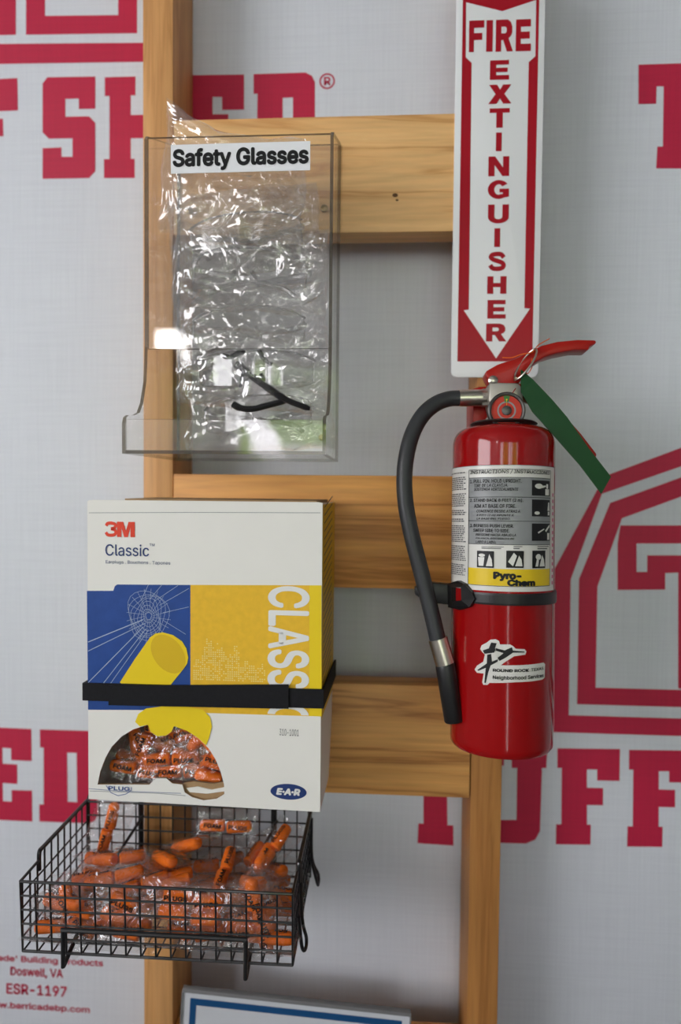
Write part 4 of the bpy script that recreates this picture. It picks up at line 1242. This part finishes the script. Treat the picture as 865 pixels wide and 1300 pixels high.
for (a, b, w) in ((bl[0], (hc_[0] - .006, hc_[1] - .004), .0009), ((bl[0][0], bl[0][1] - .010), (hc_[0] - .004, hc_[1] - .008), .0006), ((bl[0][0], bl[0][1] - .045), (hc_[0] - .006, hc_[1] - .012), .0007),
                  ((bl[0][0] + .012, bl[0][1] - .052), (hc_[0] - .003, hc_[1] - .014), .0006), ((bl[0][0] + .022, bl[0][1] - .050), (hc_[0], hc_[1] - .015), .0005),
                  (bl[1], (hc_[0] + .012, hc_[1] + .012), .0004), ((bl[1][0] - .012, bl[1][1] + .003), (hc_[0] + .006, hc_[1] + .016), .0004), ((bl[1][0] - .03, bl[1][1] + .003), (hc_[0] + .001, hc_[1] + .018), .0004),
                  ((bl[1][0] - .045, bl[1][1] + .003), (hc_[0] - .008, hc_[1] + .018), .0004), ((bl[1][0], bl[1][1] - .02), (hc_[0] + .016, hc_[1] + .004), .0004), (bl[3], (hc_[0] + .016, hc_[1] - .004), .0004)):
    stroke([a, b], w)
mesh_obj('wireframe_print', V, F, M['print_pale'], front)
# drawn earplugs
flat('earplug_print', [[(0.03675, 0.13211), (0.05403, 0.1588), (0.07093, 0.1827), (0.07712, 0.1872), (0.08506, 0.18873), (0.09651, 0.18607), (0.10669, 0.17951), (0.11143, 0.17193), (0.11364, 0.16211), (0.11233, 0.15561), (0.10856, 0.1498), (0.09476, 0.13255), (0.08328, 0.11305), (0.06108, 0.11216)]], M['print_yellow'], front, bmap(.0009))
ec = [(0.09123, 0.16523)][0]
flat('earplug_print', [ellipse(ec[0], ec[1], .0235, .0165, 28, -.9)], M['print_shade'], front, bmap(.0011))
flat('earplug_print', [[(0.05392, 0.0892), (0.0575, 0.09807), (0.06641, 0.10454), (0.08328, 0.10741), (0.11414, 0.10824), (0.12992, 0.10544), (0.1378, 0.098), (0.14001, 0.08774), (0.13698, 0.07551), (0.1335, 0.0667), (0.12516, 0.0741), (0.11241, 0.08176), (0.0976, 0.08631), (0.09496, 0.08003), (0.08876, 0.07557), (0.07883, 0.07425), (0.07128, 0.07897), (0.06844, 0.08677), (0.05926, 0.08419)]], M['print_yellow'], front, bmap(.0009))
r3 = [(0.01968, 0.30806), (0.05382, 0.29144), (0.02048, 0.28359), (0.06968, 0.27076), (0.07014, 0.28487), (0.07586, 0.28198), (0.02087, 0.26594), (0.09341, 0.2614), (0.21393, 0.08842), (0.2349, 0.08125), (0.0232, 0.01619), (0.0475, 0.01175)]
glyph_obj('brand_lettering', [('3', rect_of(r3[0], (r3[0][0] + (r3[1][0] - r3[0][0]) * .44, r3[1][1]))), ('M', rect_of((r3[0][0] + (r3[1][0] - r3[0][0]) * .41, r3[0][1]), r3[1]))], M['print_red'], front, bmap(.0004))
text_obj('product_lettering', [('Classic', rect_of(r3[2], r3[3]), .004), ('TM', rect_of(r3[4], r3[5]), 0)], M['print_navy'], front, bmap(.0004))
text_obj('subtitle_lettering', [('Earplugs . Bouchons . Tapones', rect_of(r3[6], r3[7]), 0)], M['print_navy'], front, bmap(.0004))
text_obj('stock_number', [('310-1001', rect_of(r3[8], r3[9]), .0)], M['ink_soft'], front, bmap(.0004))
text_obj('plug_lettering', [('PLUG', rect_of(r3[10], r3[11]), .02)], M['print_blue'], front, bmap(.0004))
hx = [(0.02049, 0.01649), (0.04931, 0.01625), (0.0493, 0.01273), (0.043, 0.00799), (0.03399, 0.00574), (0.02588, 0.00883)]
V, F = [], []
stroke(hx[1:] + hx[:1], .0007, .0004)
stroke([(0.00053, 0.0119), (0.03401, 0.01103), (0.10543, 0.01223)], .0005, .0004)
mesh_obj('badge_outline', V, F, M['print_blue'], front)
V, F = [], []
stroke([(0.00184, 0.31727), (0.12256, 0.31924), (0.25626, 0.32054)], .0006, .0003)
mesh_obj('crease', V, F, M['label_grey'], front)
V, F = [], []
stroke([(0.00143, 0.00929), (0.0788, 0.0108), (0.11073, 0.00989)], .0006, .0003)
mesh_obj('crease', V, F, M['label_grey'], front)
oc = [(0.22421, 0.02034), (0.24386, 0.0214), (0.22427, 0.01175)]
ov = flat('maker_oval', [ellipse(oc[0][0], oc[0][1], oc[1][0] - oc[0][0], oc[0][1] - oc[2][1], 40)], M['print_navy'], front, bmap(.0004))
ow, oh = oc[1][0] - oc[0][0], oc[0][1] - oc[2][1]
text_obj('oval_lettering', [('E\u00b7A\u00b7R', (oc[0][0] - ow * .68, oc[0][1] - oh * .42, oc[0][0] + ow * .66, oc[0][1] + oh * .45), .05, .18)], M['print_white'], front, bmap(.0008))
# torn layers under the opening
te = [(0.10719, 0.02193), (0.11865, 0.02427), (0.14061, 0.02281), (0.15284, 0.02606), (0.15463, 0.01314), (0.14591, 0.00658), (0.13012, 0.00397), (0.11691, 0.00674), (0.10808, 0.01237)]
prism_obj('torn_edge', te, .0035, .0065, M['card_brown'], front)
te2 = [(0.11072, 0.01688), (0.12306, 0.01928), (0.13887, 0.01664), (0.15286, 0.01999), (0.15287, 0.01565), (0.13362, 0.01201), (0.11426, 0.0127)]
prism_obj('torn_layer', te2, .0025, .0036, M['card'], front)

# strap round the carton
ST = thing('elastic_strap', 'black strap wrapped around the white earplug carton', 'strap', (-0.01876, -0.12098, 0.9875), (0, 0, -math.radians(2.0)))
s0 = [(0.00014, 0.13073), (5e-05, 0.11145), (0.25865, 0.13365), (0.25882, 0.11333), (0.02536, 0.1295), (0.02529, 0.10809)]
za, zb = (s0[0][1] + s0[2][1]) / 2, (s0[1][1] + s0[3][1]) / 2
g = .0008
def band(name, x0, x1, y, zl0, zl1, zr0, zr1, th, parent):
    V = [(x0, y, zl0), (x1, y, zr0), (x1, y, zr1), (x0, y, zl1), (x0, y + th, zl0), (x1, y + th, zr0), (x1, y + th, zr1), (x0, y + th, zl1)]
    return mesh_obj(name, V, [(0, 1, 2, 3), (7, 6, 5, 4), (0, 4, 5, 1), (1, 5, 6, 2), (2, 6, 7, 3), (3, 7, 4, 0)], M['strap'], parent)
band('strap_band', -.004, BW + .003, -.0042, s0[1][1], s0[0][1], s0[3][1], s0[2][1], .0024, ST)
band('strap_end', .026, BW - .034, -.0062, s0[5][1], s0[4][1], s0[3][1] - .001, s0[2][1] + .0045, .0018, ST)
bm = bmesh.new()
box_bm(bm, BW + .0012, BW + .0034, -.004, BD + .004, s0[3][1], s0[2][1])
bm_obj('strap_side', bm, M['strap'], ST)
bm = bmesh.new()
box_bm(bm, -.0046, -.0012, -.004, BD + .004, s0[1][1], s0[0][1])
bm_obj('strap_side', bm, M['strap'], ST)
bm = bmesh.new()
box_bm(bm, -.004, BW + .003, BD + .0012, BD + .0034, s0[1][1], s0[0][1])
bm_obj('strap_back', bm, M['strap'], ST)

# ------------------------------------------------------------------ wire basket
WB = thing('wire_basket', 'black wire mesh basket holding bagged orange earplugs', 'basket', (0.0757, -0.0975, Z0 - 0.500))
bx0, bx1, by0, by1 = -0.1412, 0.1412, -0.0775, 0.0775
zb_, zf, zr = 0.0, 0.0765, 0.0855
wr = 0.00105
NX, NY = 18, 10
def lin(a, b, n):
    return [a + (b - a) * i / n for i in range(n + 1)]
def wires(name, segs, rad, parent, seg=6):
    bm = bmesh.new()
    for s in segs:
        tube(bm, s, rad, seg)
    return bm_obj(name, bm, M['wire'], parent, auto=True)
fx = lin(bx0, bx1, NX)
levels = lin(zb_, zf, 5)
bulge = lambda z: -0.004 * (z / zf)
wires('front_grid', [[(x, by0, zb_), (x, by0 + bulge(zf), zf)] for x in fx] + [[(bx0, by0 + bulge(z), z), (bx1, by0 + bulge(z), z)] for z in levels[:-1]], wr, WB)
wires('back_grid', [[(x, by1, zb_), (x, by1, zr)] for x in fx] + [[(bx0, by1, z), (bx1, by1, z)] for z in lin(zb_, zr, 5)[:-1]], wr, WB)
wires('bottom_grid', [[(x, by0, zb_), (x, by1, zb_)] for x in fx] + [[(bx0, y, zb_ + wr), (bx1, y, zb_ + wr)] for y in lin(by0, by1, NY)], wr, WB)
ystep = -0.0400
for x in (bx0, bx1):
    segs = []
    for y in lin(by0, by1, NY):
        segs.append([(x, y, zb_), (x, y, zr if y > ystep else zf)])
    for z in levels[:-1]:
        segs.append([(x, by0 + bulge(z), z), (x, by1, z)])
    wires('side_grid', segs, wr, WB)
wires('rim', [[(bx0, by0 + bulge(zf), zf), (bx1, by0 + bulge(zf), zf)], [(bx0, by0 + bulge(zf), zf), (bx0, ystep - .004, zf + .001)], [(bx1, by0 + bulge(zf), zf), (bx1, ystep - .004, zf + .001)],
              [(bx0, by1, zr), (bx1, by1, zr)]], 0.0015, WB, 8)
for x in (bx0, bx1):
    s = 1 if x > 0 else -1
    wires('side_rail', [smooth_path([(x + s * .0015, ystep, zf - .012), (x + s * .0015, ystep, zr - .004), (x + s * .0015, ystep + .003, zr), (x + s * .0015, ystep + .012, zr), (x + s * .0015, by1 - .01, zr), (x + s * .0015, by1, zr)], 4)], 0.0024, WB, 8)
    wires('corner_post', [[(x, by1 + .002, zb_), (x, by1 + .002, zr + .002)]], 0.0026, WB, 8)
# stacking brackets: a U bar on the front, one on each side
yb = by0 - .006
wires('front_bracket', [smooth_path([(-.0945, by0 + .045, .012), (-.0945, yb + .012, -.004), (-.0945, yb, -.0085), (-.0945, yb - .001, -.004), (-.0945, yb - .001, .024), (-.0935, yb - .001, .0285), (-.088, yb - .001, .0297),
                                     (0, yb - .001, .0297), (.087, yb - .001, .0297), (.0930, yb - .001, .0285), (.0945, yb - .001, .024), (.0945, yb - .001, -.006), (.0945, yb, -.0105), (.0945, yb + .012, -.006), (.0945, by0 + .045, .012)], 5)], 0.0024, WB, 8)
wires('side_bracket', [smooth_path([(bx1 + .003, .072, .078), (bx1 + .004, .070, .030), (bx1 + .012, .069, .010), (bx1 + .013, .060, .004), (bx1 + .012, .055, .008), (bx1 + .005, .050, .040)], 5)], 0.0019, WB, 8)
wires('side_bracket', [smooth_path([(bx1 + .002, -.030, .075), (bx1 + .004, -.031, .020), (bx1 + .009, -.032, -.002), (bx1 + .009, -.044, -.006), (bx1 + .006, -.048, .000), (bx1 + .003, -.052, .034)], 5)], 0.0019, WB, 8)
# posts and arms that carry the basket and the carton, fixed to the rail behind
for x in (-0.0735, 0.0965):
    wires('hanging_post', [[(x, by1 + .004, -.004), (x, by1 + .004, .160)]], 0.0034, WB, 10)
    wires('wall_hook', [[(x, by1 + .004, .122), (x, .0965, .122)]], 0.0034, WB, 8)
    wires('diagonal_brace', [[(x + .004, by1 + .002, .070), (x - .022, by1 - .050, .026)]], 0.0018, WB, 8)
    wires('support_arm', [[(x, by1 + .004, .1345), (x, -.012, .1345)]], 0.0026, WB, 8)
wires('support_arm', [[(-.10, -.012, .1345), (.13, -.012, .1345)]], 0.0026, WB, 8)

# ------------------------------------------------------------------ earplug packets
def make_pouch(w, h, d, seed):
    nx, ny = 18, 11
    V, F = [], []
    for s in (-1, 1):
        for j in range(ny + 1):
            for i in range(nx + 1):
                u, v = 2 * i / nx - 1, 2 * j / ny - 1
                full = (max(0, 1 - abs(u) ** 3) * max(0, 1 - abs(v) ** 2.5)) ** .55
                p = Vector((u * 2.2, v * 1.6, seed * 5.1 + s))
                z = s * d / 2 * full + .0022 * noise.noise(p * 1.6) * (1 + .5 * full) + .004 * noise.noise(Vector((u * 1.2, v * 1.2, seed)))
                V.append((u * w / 2 * (1 + .05 * noise.noise(p)), v * h / 2 * (1 + .07 * noise.noise(p + Vector((4, 4, 4)))), z))
    n = (nx + 1) * (ny + 1)
    for s in (0, 1):
        for j in range(ny):
            for i in range(nx):
                a = s * n + j * (nx + 1) + i
                q = (a, a + 1, a + nx + 2, a + nx + 1)
                F.append(q[::-1] if s == 0 else q)
    return V, F

def plug_bm(p0, p1, r):
    bm = bmesh.new()
    L = (Vector(p1) - Vector(p0)).length
    prof = [(0, 0), (r * .80, 0), (r * .98, .0012), (r, .003), (r * .97, L * .6), (r * .93, L - r * .55), (r * .82, L - r * .25), (r * .55, L - r * .06), (0, L)]
    q = Vector((0, 0, 1)).rotation_difference((Vector(p1) - Vector(p0)).normalized()).to_matrix().to_4x4()
    lathe_bm(bm, prof, 16, Matrix.Translation(Vector(p0)) @ q)
    return bm

pk_variants = []
def make_packet(seed, kind):
    root = bpy.data.objects.new('earplug_packet', None)
    root.empty_display_size = .01
    COL.objects.link(root)
    V, F = make_pouch(.080, .050, .0185, seed)
    r = .0072
    if kind == 0:       # end to end
        ends = [((-.0015, .001, 0), (-.032, -.002, 0)), ((.0015, -.001, 0), (.032, .003, 0))]
    elif kind == 1:     # side by side
        ends = [((-.014, .0085, 0), (.017, .0075, 0)), ((.013, -.0078, .0008), (-.018, -.0082, 0))]
    else:               # at an angle
        ends = [((-.003, -.003, 0), (-.031, .009, .0)), ((.003, -.004, 0), (.031, .006, .0))]
    for a, b in ends:
        bm_obj('earplug', plug_bm(a, b, r), M['foam'], root, auto=True)
    mesh_obj('pouch', V, F, M['pouch'], root, smooth=True)
    def tmap(a, b):
        e = Vector((a, b))
        yy = b
        return (a, yy, math.sqrt(max(1e-9, (r + .0012) ** 2 - min(abs(yy), r) ** 2)) + .0003)
    if kind in (0, 2):
        text_obj('pouch_print', [('FOAM', (-.026, -.0028, -.005, .0022), .03), ('PLUGS', (.004, -.0022, .027, .0028), .03)], M['ink'], root, tmap)
    else:
        text_obj('pouch_print', [('PLUGS', (-.012, .0052, .013, .0098), .03)], M['ink'], root, lambda a, b: (a, b, .0085))
    return root
protos = [make_packet(i * 1.7 + .3, k) for i, k in enumerate((0, 1, 2, 0))]
_used = [False] * len(protos)
def packet(kind, loc, rot, label, group):
    if _used[kind]:
        o = dup(protos[kind])
    else:
        o = protos[kind]
        _used[kind] = True
    o.location, o.rotation_euler = loc, rot
    tag(o, label, 'earplugs', group)
    return o

GB, GC = 'earplug packets in the basket', 'earplug packets inside the carton'
LBK = 'bagged orange foam earplugs in the heap in the wire basket'
rp_ = random.Random(21)
zfl = Z0 - .500
# bottom layer, flat on the wires
for ix in range(4):
    for iy in range(3):
        packet((ix + iy) % 4, (-.028 + ix * .069 + rp_.uniform(-.004, .004), -.152 + iy * .047 + rp_.uniform(-.003, .003), zfl + .0135),
               (rp_.uniform(-.08, .08), rp_.uniform(-.08, .08), rp_.choice((0, PI)) + rp_.uniform(-.12, .12)), LBK, GB)
# second layer
for ix in range(4):
    for iy in range(3):
        packet((ix * 2 + iy) % 4, (-.024 + ix * .066 + rp_.uniform(-.008, .008), -.146 + iy * .045 + rp_.uniform(-.006, .006), zfl + .030 + rp_.uniform(-.001, .003)),
               (rp_.uniform(-.25, .25), rp_.uniform(-.25, .25), rp_.uniform(-.9, .9)), LBK, GB)
# packets one can pick out on top of the heap: (x, y) where they lie, height, turn about z, tilt, kind, label
top = list(zip([(-0.00332, -0.07638, 0.898), (0.05351, -0.08269, 0.904), (0.07199, -0.05707, 0.906), (0.0067, -0.1128, 0.897), (0.12881, -0.09931, 0.902), (0.15986, -0.11504, 0.9), (0.16306, -0.06547, 0.904), (0.18315, -0.06273, 0.91), (0.07924, -0.11189, 0.898), (0.12575, -0.1336, 0.892), (-0.03118, -0.14213, 0.888), (0.03924, -0.12037, 0.894)],
    ((.1, .1, 2, 'bagged orange earplugs at the left back of the heap'), (-1.0, .35, 0, 'bagged orange earplugs slanting left of the middle of the heap'), (-.85, .5, 3, 'bagged orange earplugs lying on top at the middle back of the basket'), (.25, .15, 0, 'long bagged orange earplugs lying across the left of the heap'),
     (1.45, .3, 0, 'upright bagged orange earplugs in the centre of the heap'), (-1.0, .4, 2, 'slanting bagged orange earplugs right of the centre of the heap'), (1.2, .3, 1, 'bagged orange earplugs upright at the right back of the heap'),
     (.9, .55, 3, 'bagged orange earplugs propped against the right end of the basket'), (.35, .15, 1, 'bagged pair of earplugs in the middle just behind the front rim'), (.05, .1, 0, 'bagged orange earplugs level right of the centre front of the heap'), (-1.0, .3, 2, 'bagged orange earplugs in the front left corner of the basket'), (.3, .2, 3, 'bagged orange earplugs left of centre behind the front rim'))))
for (p, (rz, tilt, k, lbl)) in top:
    packet(k, (min(.178, max(-.030, p[0])), min(-.048, max(-.148, p[1])), p[2] - .002), (rp_.uniform(-.3, .3), -tilt, rz), lbl or LBK, GB)
pb_ = [(-0.03304, -0.032, 0.90806), (0.11434, -0.03, 0.91609)]
packet(0, pb_[0], (1.35, -1.25, .15), 'bagged orange earplug standing up in the back left corner of the basket', GB)
packet(0, pb_[1], (1.2, .08, .05), 'bagged pair of orange earplugs leaning on the back of the basket', GB)
# packets against the front grid
FL = ['bagged orange earplugs lying flat at the foot of the front wires, left of centre', 'bagged pair of earplugs slanting behind the front wires, left half',
      'bagged orange earplugs lying flat at the foot of the front wires, right of centre', 'bagged pair of earplugs level behind the front wires at their middle',
      'bagged orange earplugs standing behind the front wires near the right bracket leg', 'bagged orange earplugs upright in the front right corner of the basket',
      'bagged orange earplugs slanting behind the front wires near the left bracket leg', 'bagged pair of earplugs just under the front rim at the centre']
k_ = 0
for (p, rx, ry, k) in zip([(0.03167, -0.16, 0.8614), (0.02883, -0.157, 0.88306), (0.1433, -0.16, 0.8638), (0.12357, -0.158, 0.88839), (0.17575, -0.157, 0.89033), (0.20244, -0.158, 0.87724), (-0.02342, -0.155, 0.87491), (0.08975, -0.157, 0.89284)],
                          (1.3,) * 8, (.03, .4, .0, -.05, 1.1, 1.4, .95, .05), (3, 1, 0, 1, 2, 0, 2, 1)):
    packet(k, (min(.18, max(-.032, p[0])), p[1] + .006, max(p[2], zfl + .018)), (rx, ry, 0), FL[k_], GB)
    k_ += 1
# packets showing in the torn opening of the carton
LC = 'bagged orange earplugs showing through the torn opening of the carton'
CL = {0: 'bagged orange earplugs at the centre foot of the torn carton opening', 2: 'bagged orange earplugs at the left of the torn carton opening', 3: 'bagged orange earplugs at the upper left of the torn carton opening',
      4: 'bagged orange earplugs at the upper right of the torn carton opening', 5: 'bagged orange earplugs at the right edge of the torn carton opening'}
n_ = 0
ob = Vector((-0.01876, -0.12098, 0.9875))
rmz = Matrix.Rotation(-math.radians(2.0), 4, 'Z')
for (a, b), d, rx, ry, rz, k in zip([(0.08326, 0.03641), (0.11423, 0.03624), (0.03409, 0.04097), (0.05656, 0.06572), (0.10979, 0.06646), (0.13354, 0.05023), (0.06992, 0.05324), (0.02504, 0.02731), (0.08326, 0.0565), (0.13359, 0.02853), (0.04304, 0.02384), (0.09657, 0.01787)],
                             (.026, .030, .030, .026, .030, .024, .040, .044, .048, .020, .022, .026), (1.45, 1.35, 1.1, 1.2, 1.3, 1.2, 1.5, 1.2, 1.3, 1.0, 1.3, 1.2),
                             (.0, -.1, 1.1, -1.2, -.9, 1.0, .5, .1, -.4, .3, .2, .0), (.1, -.1, .6, .2, -.2, .3, 0, .4, -.3, .1, 0, .1), (0, 2, 2, 3, 1, 0, 1, 2, 0, 1, 3, 0)):
    p = rmz @ Vector((min(max(a, .045), .21), min(d + .006, .046), max(b, .022)))
    packet(k, tuple(ob + p), (rx, ry, rz), CL.get(n_, LC), GC)
    n_ += 1

# ------------------------------------------------------------------ blue bordered notice at the bottom
DC = thing('notice_holder', 'clear holder with a blue bordered white notice below the basket', 'notice', (0.05464, -0.008, 0.6906), (0, -(-0.05231), 0))
dw = 0.2905
prism_obj('backing_sheet', R4(0, dw, -.230, 0), .0006, .0060, M['paper_white'], DC)
flat('blue_border', [R4(.0095, dw - .0095, -.215, -.0115), R4(.0178, dw - .0178, -.206, -.0205)], M['paper_blue'], DC, lambda a, b: (a, .0003, b))
box_obj('top_channel', -.001, dw + .001, -.0014, .0064, -.0042, .0006, M['grey_frame'], DC, .0005)
box_obj('left_edge', -.0016, .0002, -.0014, .0064, -.230, -.0040, M['grey_frame'], DC)
box_obj('right_edge', dw - .0002, dw + .0016, -.0014, .0064, -.230, -.0040, M['grey_frame'], DC)
